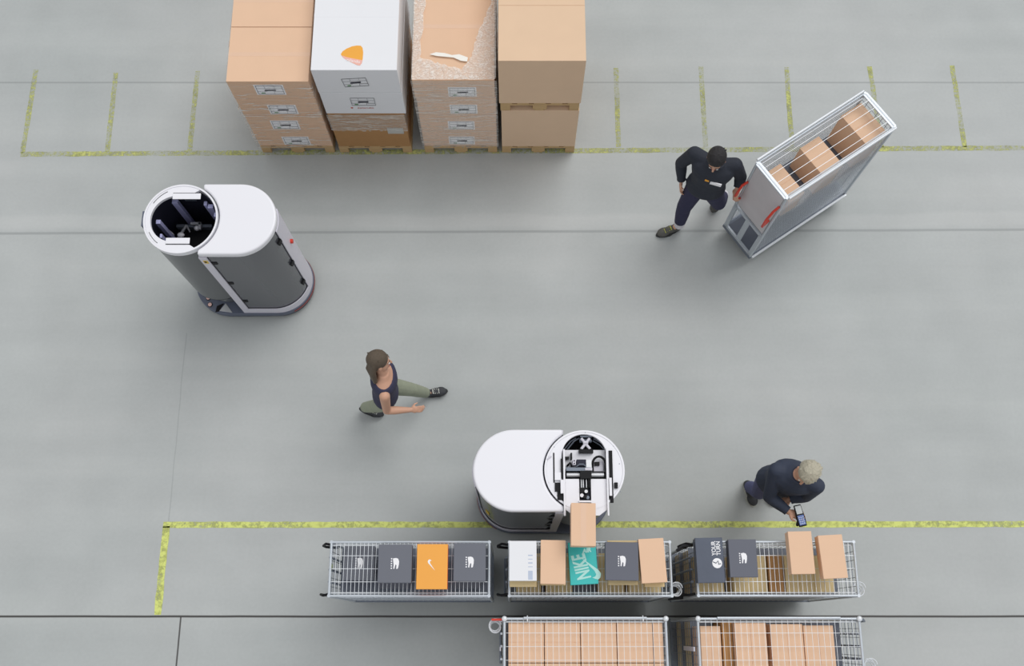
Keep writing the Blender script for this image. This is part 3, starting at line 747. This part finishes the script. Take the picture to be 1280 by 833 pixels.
MB().box((w/2+.0008, 0, h-.02), (.001, d-.006, .038)).build('red_edge', M['redside'], l)['label'] = 'red-orange lid edge'
t, w, d, h, l = shoebox(567.5, 679.5, 607, 727, ZL, .12, M['shoegrey'], M['shoegrey'], 'grey shoe box right of the orange box, on the left roll cage'); bear(l, h, .045)
# inside trolley one, on its upper shelf, seen through the grid
t, w, d, h, l = shoebox(431, 683, 467, 726, 1.12+.002+.13, .13, M['shoegrey'], M['shoegrey2'], 'grey shoe box inside the left roll cage, topmost of its pair under the wire grid'); bear(l, h, .045)
shoebox(431, 683, 467, 726, 1.122, .128, M['shoegrey2'], M['shoegrey2'], 'grey shoe box below another one inside the left roll cage')
for i, (a, b, m, lb) in enumerate([(474, 512, 'shoegrey2', 'dark shoe box on the shelf under the grey lid box, inside the left roll cage'), (522, 552, 'dsteel', 'silver-grey box on the shelf under the orange box'), (566, 600, 'shoegrey2', 'dark shoe box at the right end inside the left roll cage')]):
    shoebox(a, 692, b, 736, 1.122, .12, M[m], M[m], lb)
# trolley two: boxes lie on lower tan cartons
grp = 'boxes on the middle roll cage'
t, w, d, h, l = shoebox(637, 679, 671, 734, ZL, .09, M['card2'], M['card2'], 'tan carton under the white box on the middle roll cage')
zz = ZL+.091
t, w, d, h, l = shoebox(636.5, 676.5, 671, 726.5, zz, .11, M['whitecard'], M['whitecard'], 'white shoe box with a blue-grey printed strip near its corner')
mb = MB()
for k in range(4): mb.box((w*.27, -d*.42+.085+k*.03, h+.0003), (.036, .006+.004*(k % 2), .0006))
mb.box((w*.27, -d*.36, h+.0003), (.036, .07, .0006)); mb.build('printed_strip', M['bluegrey'], l)
shoebox(676, 679, 707, 732, ZL, .09, M['card2'], M['card2'], 'tan carton underneath the plain brown box on the middle roll cage')
shoebox(675.5, 675.5, 707.5, 730.5, zz, .11, M['card'], M['card'], 'plain brown box between the white and the teal box', R(-1))
t, w, d, h, l = shoebox(711, 678, 747, 731, ZL+.001, .12, M['teal'], M['teal'], 'teal shoe box with large pale lettering under the gripped carton', R(3))
text('big_lettering', 'NIKE', .155, M['mint'], l, (-.012, -.03, h+.0006), R(102), bold=.005, shear=.1, sx=.60)
swoosh(l, h+.0003, .115, M['mint'], .058, -.035, R(116)); text('small_lettering', 'AIR', .045, M['mint'], l, (.035, .098, h+.0006), R(8), bold=.003, shear=.2)
shoebox(759, 676, 798, 731.5, ZL, .09, M['card2'], M['card2'], 'tan carton under the dark grey box on the middle roll cage')
t, w, d, h, l = shoebox(756, 678, 799, 726, zz, .11, M['shoegrey2'], M['shoegrey2'], 'dark grey shoe box with white logo right of the teal box', R(-1)); bear(l, h, .043)
shoebox(804, 676, 831, 734, ZL, .09, M['card2'], M['card2'], 'tan carton under the rightmost brown box of the middle roll cage')
shoebox(799, 673.5, 833, 729, zz, .11, M['card'], M['card'], 'plain brown box at the right end of the middle roll cage', R(3))
# the box held by the robot
ta = at(713.5, 629, 1.996); tb = at(745.5, 683, 1.996); c = (ta+tb)/2
carton((c.x, c.y, 1.866), (abs(tb.x-ta.x), abs(ta.y-tb.y), .13), 'brown carton held out on the robot tray above the teal box', M['card'], R(-1), seam='y', name='held_carton')
# trolley three
t, w, d, h, l = shoebox(869, 672.5, 906.5, 729, ZL, .12, M['shoenavy'], M['shoenavy'], 'black-blue box with white YOUR TURN lettering', R(1))
text('lettering', 'YOUR\nTURN', .048, M['print'], l, (w*.25, d*.26, h+.0006), R(90), bold=.0008, sx=.88)
g = MB().prism([(w*.25+.04*math.cos(a*PI/12), d*-.07+.04*math.sin(a*PI/12)) for a in range(24)], h, h+.0006).build('round_logo', M['print'], l); g['label'] = 'round white logo'
s = MB().tube([(w*.25-.034, d*-.07+.012, h+.001), (w*.25-.01, d*-.07+.0, h+.001), (w*.25+.008, d*-.07+.018, h+.001), (w*.25+.012, d*-.07-.01, h+.001), (w*.25+.03, d*-.07-.004, h+.001)], .004, 6).build('logo_cut', M['shoenavy'], g)
t, w, d, h, l = shoebox(910, 674.5, 948, 722, ZL, .12, M['shoegrey2'], M['shoegrey2'], 'slate shoe box with white logo beside the YOUR TURN box'); bear(l, h, .043, 0, .0)
shoebox(987, 667, 1017, 716, ZL, .10, M['card2'], M['card2'], 'tan carton under the left brown box of the right roll cage')
shoebox(985, 664.5, 1019, 718, ZL+.101, .11, M['card'], M['card'], 'plain brown box on the right roll cage, left of its twin', R(1))
shoebox(1026, 674, 1056, 722, ZL, .10, M['card2'], M['card2'], 'tan carton under the right brown box of the right roll cage')
shoebox(1023.5, 669, 1059, 723.5, ZL+.101, .11, M['card'], M['card'], 'plain brown box at the far right end of the right roll cage', R(3))
# inside trolleys
def inside(T, x0, x1, y0, y1, zb, h, m, label, group, seam='y', tape=True):
    return carton((T.location.x+(x0+x1)/2, T.location.y+(y0+y1)/2, zb), (x1-x0, y1-y0, h), label, m, seam=seam, tape=tape, group=group)
xs = [-.625, -.34, -.05, .10, .35, .60]
for i, (a, b, hh, m) in enumerate([(-.62, -.405, .30, 'card2'), (-.33, -.045, .32, 'card2'), (-.035, .085, .34, 'card3'), (.105, .34, .33, 'card2'), (.35, .52, .30, 'card2')]):
    inside(T3, a, b, -.185, .12, 1.122, hh, M[m], ['short tan carton at the left end inside the right roll cage', 'wide tan carton inside the right roll cage under the slate box', 'narrow brown carton upright inside the right roll cage', 'tan carton under the left brown box, inside the right roll cage', 'tan carton at the right end inside the right roll cage'][i], 'cartons inside the right roll cage', tape=False)
for i, (a, b) in enumerate([(-.61, -.40), (-.36, -.14), (.09, .30), (.33, .60)]):
    inside(T2, a, b, -.185, .14, 1.122, [.26,.30,.28,.33][i], M['card2'], ['leftmost', 'second', 'third', 'rightmost'][i]+' tan carton inside the middle roll cage under the grid', 'cartons inside the middle roll cage', tape=False)
xs = [(-.625,-.335),(-.33,-.04),(-.035,.255),(.26,.55),(.556,.645)]
nm = ['first', 'second', 'middle', 'fourth', 'narrow fifth']
for i, (a, b) in enumerate(xs):
    inside(T4, a, min(b, .635), -.125, .19, 1.122, .43, M['card'], 'north carton of the %s column from the left in the packed roll cage' % nm[i], 'cartons packed in the full roll cage', seam='x', tape=False)
    inside(T4, a, min(b, .635), -.205, -.13, 1.122, .43, M['card'], 'south carton of the %s column from the left in the packed roll cage' % nm[i], 'cartons packed in the full roll cage', seam='x', tape=False)
for i, (a, b, y1, hh, m) in enumerate([(-.625, -.46, .16, .38, 'card'), (-.445, -.36, .19, .36, 'card3'), (-.355, -.10, .185, .44, 'card'), (-.06, .20, .175, .43, 'card'), (.215, .46, .165, .40, 'card')]):
    inside(T5, a, b, -.20, y1, 1.122, hh, M[m], ['tan carton at the left end of the half-full roll cage', 'narrow dark brown carton in the half-full roll cage', 'large carton right of the narrow brown one in the half-full roll cage', 'middle large carton of the half-full roll cage', 'rightmost large carton of the half-full roll cage'][i], 'cartons in the half-full roll cage', tape=False)

for T, who in ((T2, 'middle roll cage'), (T3, 'right roll cage'), (T4, 'packed roll cage'), (T5, 'half-full roll cage')):  # unseen filler cartons, added to block light and darken the gaps between cages
    for j, (z, hgt) in enumerate(((.196, .38), (.622, .45))):
        for k in range(4):
            c_ = (T.location.x-.465+k*.31, T.location.y, z)
            carton(c_, (.29, .40, hgt), '%s added light-blocking carton on the %s of the %s' % (['leftmost', 'second', 'third', 'rightmost'][k], ['base platform', 'lower shelf'][j], who), M['card2'], tape=False, group='added light-blocking cartons on the lower levels of the %s' % who)

# moving trolley -----------------------------------------------------
ANG = R(34.2)
TM = trolley((2.93, 4.335, 0), ANG, 'wire roll cage with red handles and worn end board, pulled by the person in black', L=1.32, W=.46, H=1.66, lid=False, end='ply', handles=False, shelves=(), sidep=(.02,.06))
g = MB()
for k in range(1, 5): g.wire((-.65, -.23+.46*k/5, 1.655), (.65, -.23+.46*k/5, 1.655), .0022)
g.build('top_wires', M['wire'], TM)
for s in (-1, 1): MB().box((s*.645, 0, 1.648), (.055, .43, .016)).build('end_plate', M['steel'], TM, .004)['label'] = 'pale steel top plate at the end'
MB().tube([(-.64, -.235, 1.672), (.64, -.235, 1.672)], .012, 10).build('upper_rail', M['wire'], TM, smooth=True)
MB().tube([(-.64, .235, 1.672), (.64, .235, 1.672)], .012, 10).build('upper_rail', M['wire'], TM, smooth=True)
MB().box2((-.655, -.20, .78), (-.643, .20, 1.60)).build('end_panel', M['ply'], TM)['label'] = 'worn grey-brown end board'
g = MB().box2((-.66, -.21, .70), (-.64, .21, .74)); g.box2((-.66, -.21, .20), (-.64, .21, .24)); g.box2((-.66,-.215,.2), (-.64,-.18,.75)); g.box2((-.66,.18,.2),(-.64,.215,.75)); g.box2((-.655,-.03,.2),(-.645,.03,.72)); g.build('lower_frame', M['steel'], TM)
MB().box((-.40, 0, .66), (.40, .38, .012)).build('tilted_shelf', M['shelf'], TM)
g = MB().tube([(-.66, -.205, 1.46), (-.72, -.205, 1.42), (-.76, -.205, 1.28), (-.76, -.205, 1.12), (-.72, -.19, 1.06), (-.655, -.185, 1.10)], .013, 10); g.build('handle', M['red'], TM, smooth=True)
g = MB().tube([(-.66, .205, 1.28), (-.71, .215, 1.24), (-.745, .21, 1.12), (-.745, .21, .98), (-.71, .2, .92), (-.66, .2, .92)], .013, 10); g.build('handle', M['red'], TM, smooth=True)
MB().box2((-.64, -.21, 1.028), (.63, .21, 1.04)).build('shelf', M['shelf'], TM)
MB().box((0, -.24, .19), (1.28, .02, .03)).build('bumper_rail', M['wire'], TM)
def on_tm(x, y, z): 
    c, s = math.cos(ANG), math.sin(ANG); return (2.93+x*c-y*s, 4.335+x*s+y*c, z)
for (u, v, zt, w_, d_, lb) in ((981,229,1.36,.19,.37,'tan carton nearest the worn end board of the pulled roll cage'), (1027,196,1.42,.235,.37,'middle tan carton of the pulled roll cage'), (1080,155,1.52,.25,.38,'tallest tan carton at the far upper end of the pulled roll cage')):
    p = at(u, v, zt); carton((p.x, p.y, 1.042), (w_, d_, zt-1.042), lb, M['card'], ANG, tape=False, group='cartons in the pulled roll cage')

# ------------------------------------------------------------------ people
def ring_loft(mb, rings, n=20):
    vs = []; fs = []
    for c, rt, fw, rx, ry in rings:
        for j in range(n):
            a = 2*PI*j/n; vs.append(V(c)+V(rt)*rx*math.cos(a)+V(fw)*ry*math.sin(a))
    k = len(rings)
    for i in range(k-1):
        for j in range(n): fs.append((i*n+j, i*n+(j+1) % n, (i+1)*n+(j+1) % n, (i+1)*n+j))
    fs.append(tuple(range(n))[::-1]); fs.append(tuple((k-1)*n+j for j in range(n)))
    mb.add(vs, fs)
def lerp(a, b, t): return V(a)+(V(b)-V(a))*t
def hand(mb, w, d, nrm, thumb, curl, sc=1.0, spread=.008):
    w = V(w); d = V(d).normalized(); nrm = V(nrm); nrm = (nrm-d*nrm.dot(d)).normalized(); lat = d.cross(nrm)*thumb
    rot = Matrix((lat, d, nrm)).transposed()
    mb.sphere(w+d*.045*sc, 1, 12, (.040*sc, .05*sc, .016*sc), rot)
    for i, (o, ln) in enumerate(((.030,.072),(.011,.08),(-.009,.075),(-.028,.058))):
        p = w+d*(.082-.004*abs(i-1))*sc+lat*o*sc; a = curl*.35
        for k, f in enumerate((.45,.32,.23)):
            q = p+(d*math.cos(a)+nrm*math.sin(a)+lat*(o*1.2))*ln*f*1.05*sc
            mb.cap(p, q, (.0088-.001*k)*sc, (.0082-.001*k)*sc, 8); p = q; a += curl
    p = w+d*.025*sc+lat*.03*sc; q = p+(lat*.75+d*.6+nrm*.25).normalized()*.036*sc; r_ = q+(d*.9+lat*.2+nrm*(.3+.3*curl)).normalized()*.032*sc
    mb.cap(p, q, .0125*sc, .0105*sc, 8); mb.cap(q, r_, .0105*sc, .008*sc, 8)
def shoe(root, ank, heel, toe, m, solem, lacem, sc=1.0):
    ank, heel, toe = V(ank), V(heel), V(toe); d = (toe-heel).normalized(); L_ = (toe-heel).length
    side = d.cross(V((0,0,1))).normalized(); up = side.cross(d).normalized(); up = up if up.z > 0 else -up
    rot = Matrix((side, d, up)).transposed()
    mb = MB(); w = .050*sc
    mb.sphere(heel+d*.045+up*.045, 1, 14, (w*.86, .05, .045), rot)
    mb.sphere(heel+d*L_*.72+up*.036, 1, 14, (w*1.05, L_*.27, .034), rot)
    mb.sphere(heel+d*L_*.45+up*.05, 1, 14, (w*.86, L_*.28, .044), rot)
    mb.cap(heel+d*.06+up*.05, ank, .044*sc, .042*sc)
    s = mb.remesh('shoe', m, root, .006, 4)
    path = []
    for k in range(28):
        a = 2*PI*k/28; y = -math.cos(a); x = math.sin(a); ww = w*(1.08 if y > 0 else .92)
        path.append((x*ww*(1-.12*max(0, y)**3), y))
    vs = [heel+d*(L_/2+(L_/2+.006)*y)+side*x+up*z for z in (.0, .02) for x, y in path]
    n = 28; mb = MB().add(vs, [tuple(range(n))[::-1], tuple(range(n, 2*n))]+[(i, (i+1) % n, n+(i+1) % n, n+i) for i in range(n)])
    mb.build('sole', solem, s)
    mb = MB()
    for k in range(5):
        c = heel+d*(L_*(.45+.075*k))+up*(.088-.0085*k)
        mb.tube([c-side*.024, c+up*.006, c+side*.024], .0065, 6)
    mb.build('laces', lacem, s)
    return s
def person(label, J, f=1.0, outfit=None, scale=1.0):
    root = thing('person', label, 'person', (J['pelvis'][0], J['pelvis'][1], 0)); org = V((J['pelvis'][0], J['pelvis'][1], 0))
    J = {k: (V(v)-org if k not in ('face','palmR','palmL','hdR','hdL') else V(v)) for k, v in J.items()}
    o = outfit; P, N_ = J['pelvis'], J['neck']
    rh = (J['hR']-J['hL']).normalized(); rs = (J['sR']-J['sL']).normalized(); ax = (N_-P).normalized()
    def torso(mb, off, lo=-.14, hi=1.06, k=1.0):
        prof = [(-.16,.09,.075),(-.08,.145,.105),(.0,.165,.118),(.12,.16,.115),(.3,.14,.105),(.5,.148,.108),(.7,.168,.118),(.84,.178,.112),(.93,.15,.09),(.99,.095,.07),(1.06,.058,.056)]
        rg = []
        for t, rx, ry in prof:
            if t < lo or t > hi: continue
            rt = lerp(rh, rs, min(1, max(0, t))).normalized(); fw = ax.cross(rt).normalized(); rt = fw.cross(ax).normalized()
            rg.append((P+(N_-P)*t, rt, fw, (rx+off)*f*k, (ry+off)*f*k))
        ring_loft(mb, rg)
    # ---- continuous body
    b = MB(); torso(b, 0)
    H = J['head']; fd = J['face'].normalized(); up0 = (H-N_).normalized(); lat = fd.cross(up0).normalized(); hu = lat.cross(fd).normalized()
    rot = Matrix((lat, fd, hu)).transposed(); hs = 1.05*scale
    b.cap(N_, H-hu*.06, .055*f, .052*f)
    b.sphere(H+hu*.025*hs-fd*.012, 1, 20, (.074*hs, .092*hs, .088*hs), rot)
    b.sphere(H-hu*.035*hs+fd*.022, 1, 18, (.060*hs, .066*hs, .075*hs), rot)
    b.sphere(H-hu*.085*hs+fd*.055, 1, 12, (.028*hs, .024*hs, .022*hs), rot)
    b.cap(H+hu*.012+fd*.083*hs, H-hu*.022+fd*.104*hs, .009, .013, 8)
    for s in (-1, 1): b.sphere(H+lat*s*.076*hs-fd*.005-hu*.01, 1, 10, (.012, .018, .032), rot)
    for s in (-1, 1): b.sphere(H+lat*s*.032*hs+fd*.07*hs+hu*.024, 1, 8, (.02, .014, .008), rot)
    for S in 'RL':
        b.cap(J['s'+S], J['e'+S], .052*f, .040*f); b.cap(J['e'+S], lerp(J['e'+S], J['w'+S], .35), .040*f, .041*f); b.cap(lerp(J['e'+S], J['w'+S], .35), J['w'+S], .041*f, .026*f)
        b.cap(lerp(P, N_, .9), J['s'+S], (.06 if o['sleeve'] else .042)*f, (.052 if o['sleeve'] else .046)*f)
        hand(b, J['w'+S], J['hd'+S], J['palm'+S], 1 if S == 'R' else -1, o.get('curl'+S, .5), .98*f*scale)
        b.cap(J['h'+S], J['k'+S], .082*f, .055*f); b.cap(J['k'+S], lerp(J['k'+S], J['a'+S], .3), .054*f, .056*f); b.cap(lerp(J['k'+S], J['a'+S], .3), J['a'+S], .056*f, .036*f)
        b.cap(J['a'+S], lerp(J['a'+S], lerp(J['heel'+S], J['t'+S], .5)+V((0,0,.035)), .7), .034*f, .022*f)
    body = b.remesh('body', M['skin'], root, .0062, 3)
    # ---- face details
    for s in (-1, 1):
        e = MB().sphere(H+lat*s*.031*hs+fd*.078*hs+hu*.006, .0105*hs, 12).build('eye', M['eyew'], root, smooth=True)
        MB().sphere(H+lat*s*.031*hs+fd*.086*hs+hu*.005, .0045*hs, 10).build('iris', M['eyed'], e, smooth=True)
        MB().tube([H+lat*s*.046*hs+fd*.070*hs+hu*.028, H+lat*s*.032*hs+fd*.080*hs+hu*.032, H+lat*s*.016*hs+fd*.084*hs+hu*.028], .0032, 6).build('eyebrow', o['hair'], root)
    MB().tube([H-lat*.022*hs+fd*.078*hs-hu*.055*hs, H+fd*.092*hs-hu*.056*hs, H+lat*.022*hs+fd*.078*hs-hu*.055*hs], .0055, 8).build('mouth', M['lips'], root, smooth=True)
    # ---- hair
    h = MB(); rnd = random.Random(3)
    h.sphere(H+hu*.038*hs-fd*.024, 1, 24, (.087*hs, .098*hs, .090*hs), rot)
    h.sphere(H+hu*.0*hs-fd*.045, 1, 20, (.078*hs, .066*hs, .085*hs), rot)
    for k in range(o.get('tufts', 90)):
        a = rnd.uniform(0, 2*PI); e = rnd.uniform(.25, 1.5); dv = rot @ V((math.cos(a)*math.cos(e)*.086, math.sin(a)*math.cos(e)*.097, math.sin(e)*.09))
        c = H+hu*.038*hs-fd*.024+dv*hs; tn = (rot @ V((math.cos(a), math.sin(a), -.5))).normalized()
        if (c-H).dot(fd) > .06 and (c-H).dot(hu) < .07: continue
        h.cap(c-tn*.004, c+tn*.022, .0065, .003, 6)
    if o.get('long'):
        back = H-fd*.085
        for k in range(-4, 5):
            s = k/4
            p0 = H+hu*.03-fd*.06+lat*s*.06; p1 = H-fd*(.095-.03*abs(s))-hu*.07+lat*s*.075; p2 = N_-fd*(.105-.02*abs(s))-V((0,0,.02))+lat*s*.075; p3 = N_-fd*(.125-.02*abs(s))-V((0,0,.13))+lat*s*.06
            h.cap(p0, p1, .026, .026, 10); h.cap(p1, p2, .026, .022, 10); h.cap(p2, p3, .022, .010, 10)
    h.remesh('hair', o['hair'], root, .0055, 2)
    if o.get('long'):
        pass
    # ---- clothes
    off = o.get('topoff', .018); c = MB()
    if o['sleeve']:
        torso(c, off, -.17, 1.07)
        for S in 'RL':
            W_ = lerp(J['e'+S], J['w'+S], .93)
            c.cap(lerp(P, N_, .88), J['s'+S], .072*f, .066*f); c.cap(J['s'+S], J['e'+S], .066*f, .054*f); c.tube([J['e'+S], lerp(J['e'+S], W_, .4), W_], [.054*f, .052*f, .038*f], 16); c.sphere(J['e'+S], .054*f, 14)
        top = c.remesh('jacket', o['top'], root, .008, 5)
        # collar ring
        MB().tube([N_+(rs*math.cos(a*PI/9)*.070+ax.cross(rs)*math.sin(a*PI/9)*.070)*f+ax*.03-ax.cross(rs)*0 for a in range(18)], .014, 8, closed=True).build('collar', o['top'], top, smooth=True)
        for S in 'RL':
            W_ = lerp(J['e'+S], J['w'+S], .93); dd = (J['w'+S]-J['e'+S]).normalized()
            MB().tube([W_-dd*.03, W_+dd*.004], .040*f, 16).build('cuff', o['top'], top, smooth=True)
    else:
        torso(c, .014, -.12, .95)
        for s in (-1, 1):
            a = lerp(P, N_, .84)+rs*s*.085*f; fw = ax.cross(rs)
            c.cap(a+fw*.085*f-ax*.03, a+ax*.055*f+fw*.02, .03, .026, 10); c.cap(a+ax*.055*f+fw*.02, a-fw*.085*f-ax*.03, .026, .03, 10)
        c.remesh('tank_top', o['top'], root, .007, 4)
    c = MB(); torso(c, .014 if o['sleeve'] else .010, -.17, .14)
    for S in 'RL':
        c.cap(J['h'+S], J['k'+S], .098*f, .072*f); c.tube([J['k'+S], lerp(J['k'+S], J['a'+S], .35), lerp(J['k'+S], J['a'+S], o.get('hem', .9))], [.070*f, .068*f, .056*f], 16)
        c.sphere(J['k'+S], .071*f, 14)
        c.sphere(lerp(J['h'+S], P, .3)-V((0,0,0)), .10*f, 14)
    c.remesh('trousers', o['legs'], root, .008, 5)
    for S in 'RL':
        if o.get('sock'): MB().tube([lerp(J['k'+S], J['a'+S], .78), J['a'+S]], [.056*f, .050*f], 16).build('sock', o['sock'], root, smooth=True)
        shoe(root, J['a'+S]+V((0,0,-.0)), J['heel'+S], J['t'+S], o['shoe'], o['sole'], o['lace'], scale*f**.5)
    return root, J, rs, ax, P, N_, f, H, fd, hu, lat, rot

# man in black pulling the roll cage
JA = dict(pelvis=(1.93,4.25,.94), neck=(1.93,4.25,1.45), head=(1.90,4.20,1.62), face=(-.28,-.93,-.42),
  hR=(1.85,4.265,.90), hL=(2.01,4.215,.90), kR=(1.79,4.22,.50), aR=(1.80,4.185,.10), heelR=(1.83,4.20,.0), tR=(1.565,4.10,.0),
  kL=(2.15,4.265,.50), aL=(2.27,4.49,.22), heelL=(2.285,4.54,.16), tL=(2.19,4.385,.0),
  sR=(1.745,4.37,1.41), eR=(1.665,4.41,1.13), wR=(1.70,4.33,.90), sL=(2.125,4.25,1.41), eL=(2.235,4.245,1.16), wL=(2.165,4.135,1.00),
  palmR=(.8,-.2,.1), palmL=(.5,-.3,-.6), hdR=(.05,-.45,-.9), hdL=(.45,-.3,-.35))
# keep the pulling hand on the handle
hh = V(on_tm(-.745, .21, 1.05)); dv = (hh-V(JA['eL'])).normalized()
JA['wL'] = tuple(hh-V((.0,.0,.0))-dv*.085); JA['hdL'] = tuple(dv)
res = person('person in black sweater and navy trousers striding ahead of the pulled roll cage', JA, 1.1,
  dict(tufts=12, hair=M['hairblk'], top=M['jacket'], legs=M['trous'], sleeve=True, shoe=M['shoe'], sole=M['sole'], lace=M['lime'], sock=M['sock'], hem=.80, curlL=.95, curlR=.5))
root, J, rs, ax, P, N_, f, H, fd, hu, lat, rot = res
fw = ax.cross(rs); fw = fw if fw.y < 0 else -fw
g = MB(); c0 = lerp(P, N_, .74)+fw*.143+rs*-.03
Tm = Matrix((rs, fw, ax)).transposed()
g.use(M['paper']).box(c0-rs*.035, (.11, .012, .045), T=Tm); g.build('chest_print', None, root)['label'] = 'white logo patch on the chest'
g = MB().use(M['zorange']).box(c0+rs*.055+ax*.02, (.04, .012, .022), T=Tm); g.build('badge', None, root)['label'] = 'small orange badge'

# woman striding east
JB = dict(pelvis=(-1.19,2.14,.90), neck=(-1.15,2.20,1.41), head=(-1.165,2.265,1.57), face=(.93,.16,-.22),
  hR=(-1.19,2.06,.88), hL=(-1.19,2.22,.88), kR=(-1.32,2.11,.48), aR=(-1.50,2.165,.16), heelR=(-1.555,2.17,.09), tR=(-1.325,2.12,.0),
  kL=(-.99,2.27,.50), aL=(-.87,2.325,.11), heelL=(-.905,2.325,.01), tL=(-.665,2.365,.04),
  sR=(-1.14,2.01,1.335), eR=(-1.15,1.935,1.07), wR=(-.94,1.955,1.01), sL=(-1.16,2.34,1.345), eL=(-1.20,2.41,1.08), wL=(-1.24,2.38,.86),
  palmR=(0,.5,-.8), palmL=(0,-1,.1), hdR=(1,.08,-.1), hdL=(-.1,-.1,-1))
person('person with long brown hair, navy tank top and khaki trousers striding right', JB, .95,
  dict(tufts=10, hair=M['hairbrn'], top=M['top'], legs=M['khaki'], sleeve=False, shoe=M['shoed'], sole=M['sole'], lace=M['solew'], long=True, hem=.92, curlR=.35, curlL=.5), .96)

# person with ash blond hair holding a hand scanner
JC = dict(pelvis=(2.42,1.30,.93), neck=(2.475,1.285,1.44), head=(2.50,1.28,1.61), face=(-.42,-.85,-.36),
  hR=(2.34,1.32,.90), hL=(2.51,1.27,.90), kR=(2.36,1.27,.50), aR=(2.36,1.375,.10), heelR=(2.35,1.44,.0), tR=(2.42,1.185,.0),
  kL=(2.54,1.27,.50), aL=(2.56,1.38,.10), heelL=(2.555,1.43,.0), tL=(2.62,1.19,.0),
  sR=(2.30,1.335,1.39), eR=(2.285,1.14,1.14), wR=(2.445,1.005,1.15), sL=(2.64,1.20,1.39), eL=(2.62,1.15,1.12), wL=(2.49,1.125,1.06),
  palmR=(-.25,.3,.9), palmL=(-.6,.2,.5), hdR=(.72,-.35,.1), hdL=(-.9,-.25,.05))
person('person with ash blond hair and navy jacket looking down at a hand scanner', JC, 1.08,
  dict(hair=M['hairbld'], top=M['jacket2'], legs=M['jeans'], sleeve=True, shoe=M['shoed'], sole=M['solew'], lace=M['sole'], curlR=.75, curlL=.7, topoff=.024))
text('x', ' ', .01, M['print'], None, (0,0,0)) if False else None
# scanner resting in the right hand
sc = at(1000, 645, 1.20); t = thing('hand_scanner', 'blue and black hand scanner held by the person with ash blond hair', 'scanner', (sc.x, sc.y, sc.z-.012), R(12))
MB().prism([(-.034,-.095),(.034,-.095),(.040,-.02),(.034,.03),(.032,.095),(-.032,.095),(-.034,.03),(-.040,-.02)], 0, .024).build('housing', M['black'], t, .006)
MB().box((0,.05,.0245), (.052,.07,.003)).build('screen', M['screen'], t)
kp = MB().box((0,-.04,.0245), (.056,.085,.003)).build('keypad', M['blueplastic'], t)
g = MB()
for i in range(3):
    for j in range(4): g.box((-.017+i*.017, -.07+j*.018, .0268), (.010,.009,.002))
g.build('keys', M['key'], kp)
MB().tube([(-.01,-.02,0), (-.018,-.055,-.05), (-.02,-.07,-.075)], .014, 10).build('trigger_grip', M['rubber'], t, smooth=True)

# ------------------------------------------------------------------ light, world, camera
sun = bpy.data.lights.new('skylight', 'SUN'); sun.energy = 1.36; sun.angle = R(38); sun.color = (1, .985, .97)
so = bpy.data.objects.new('skylight', sun); C.objects.link(so)
d = V((.42, .46, 1.0)).normalized(); so.rotation_euler = d.to_track_quat('Z', 'Y').to_euler(); so.location = (4, 8, 14)
w = bpy.data.worlds.new('world'); bpy.context.scene.world = w; w.use_nodes = True
nt = w.node_tree; N = nt.nodes; L = nt.links; bg = N['Background']
tc = N.new('ShaderNodeTexCoord'); sp = N.new('ShaderNodeSeparateXYZ'); rp = N.new('ShaderNodeValToRGB')
L.new(tc.outputs['Generated'], sp.inputs[0]); L.new(sp.outputs['Z'], rp.inputs['Fac'])
e = rp.color_ramp.elements; e[0].position = 0; e[0].color = (.46,.465,.475,1); e[1].position = .75; e[1].color = (.67,.68,.70,1)
L.new(rp.outputs['Color'], bg.inputs['Color']); bg.inputs['Strength'].default_value = 1.0
cam = bpy.data.cameras.new('camera'); cam.sensor_fit = 'HORIZONTAL'; cam.sensor_width = 36; cam.lens = 36*F/1280
co = bpy.data.objects.new('camera', cam); C.objects.link(co); co.location = (0, 0, CH); co.rotation_euler = (TILT, 0, 0)
cam.clip_end = 200
bpy.context.scene.camera = co
vs = bpy.context.scene.view_settings; vs.view_transform = 'Standard'; vs.look = 'None'; vs.gamma = 1; vs.exposure = 0; vs.use_curve_mapping = False
for o in list(bpy.data.objects):
    for k in ('w', 'd', 'h'):
        if k in o: del o[k]
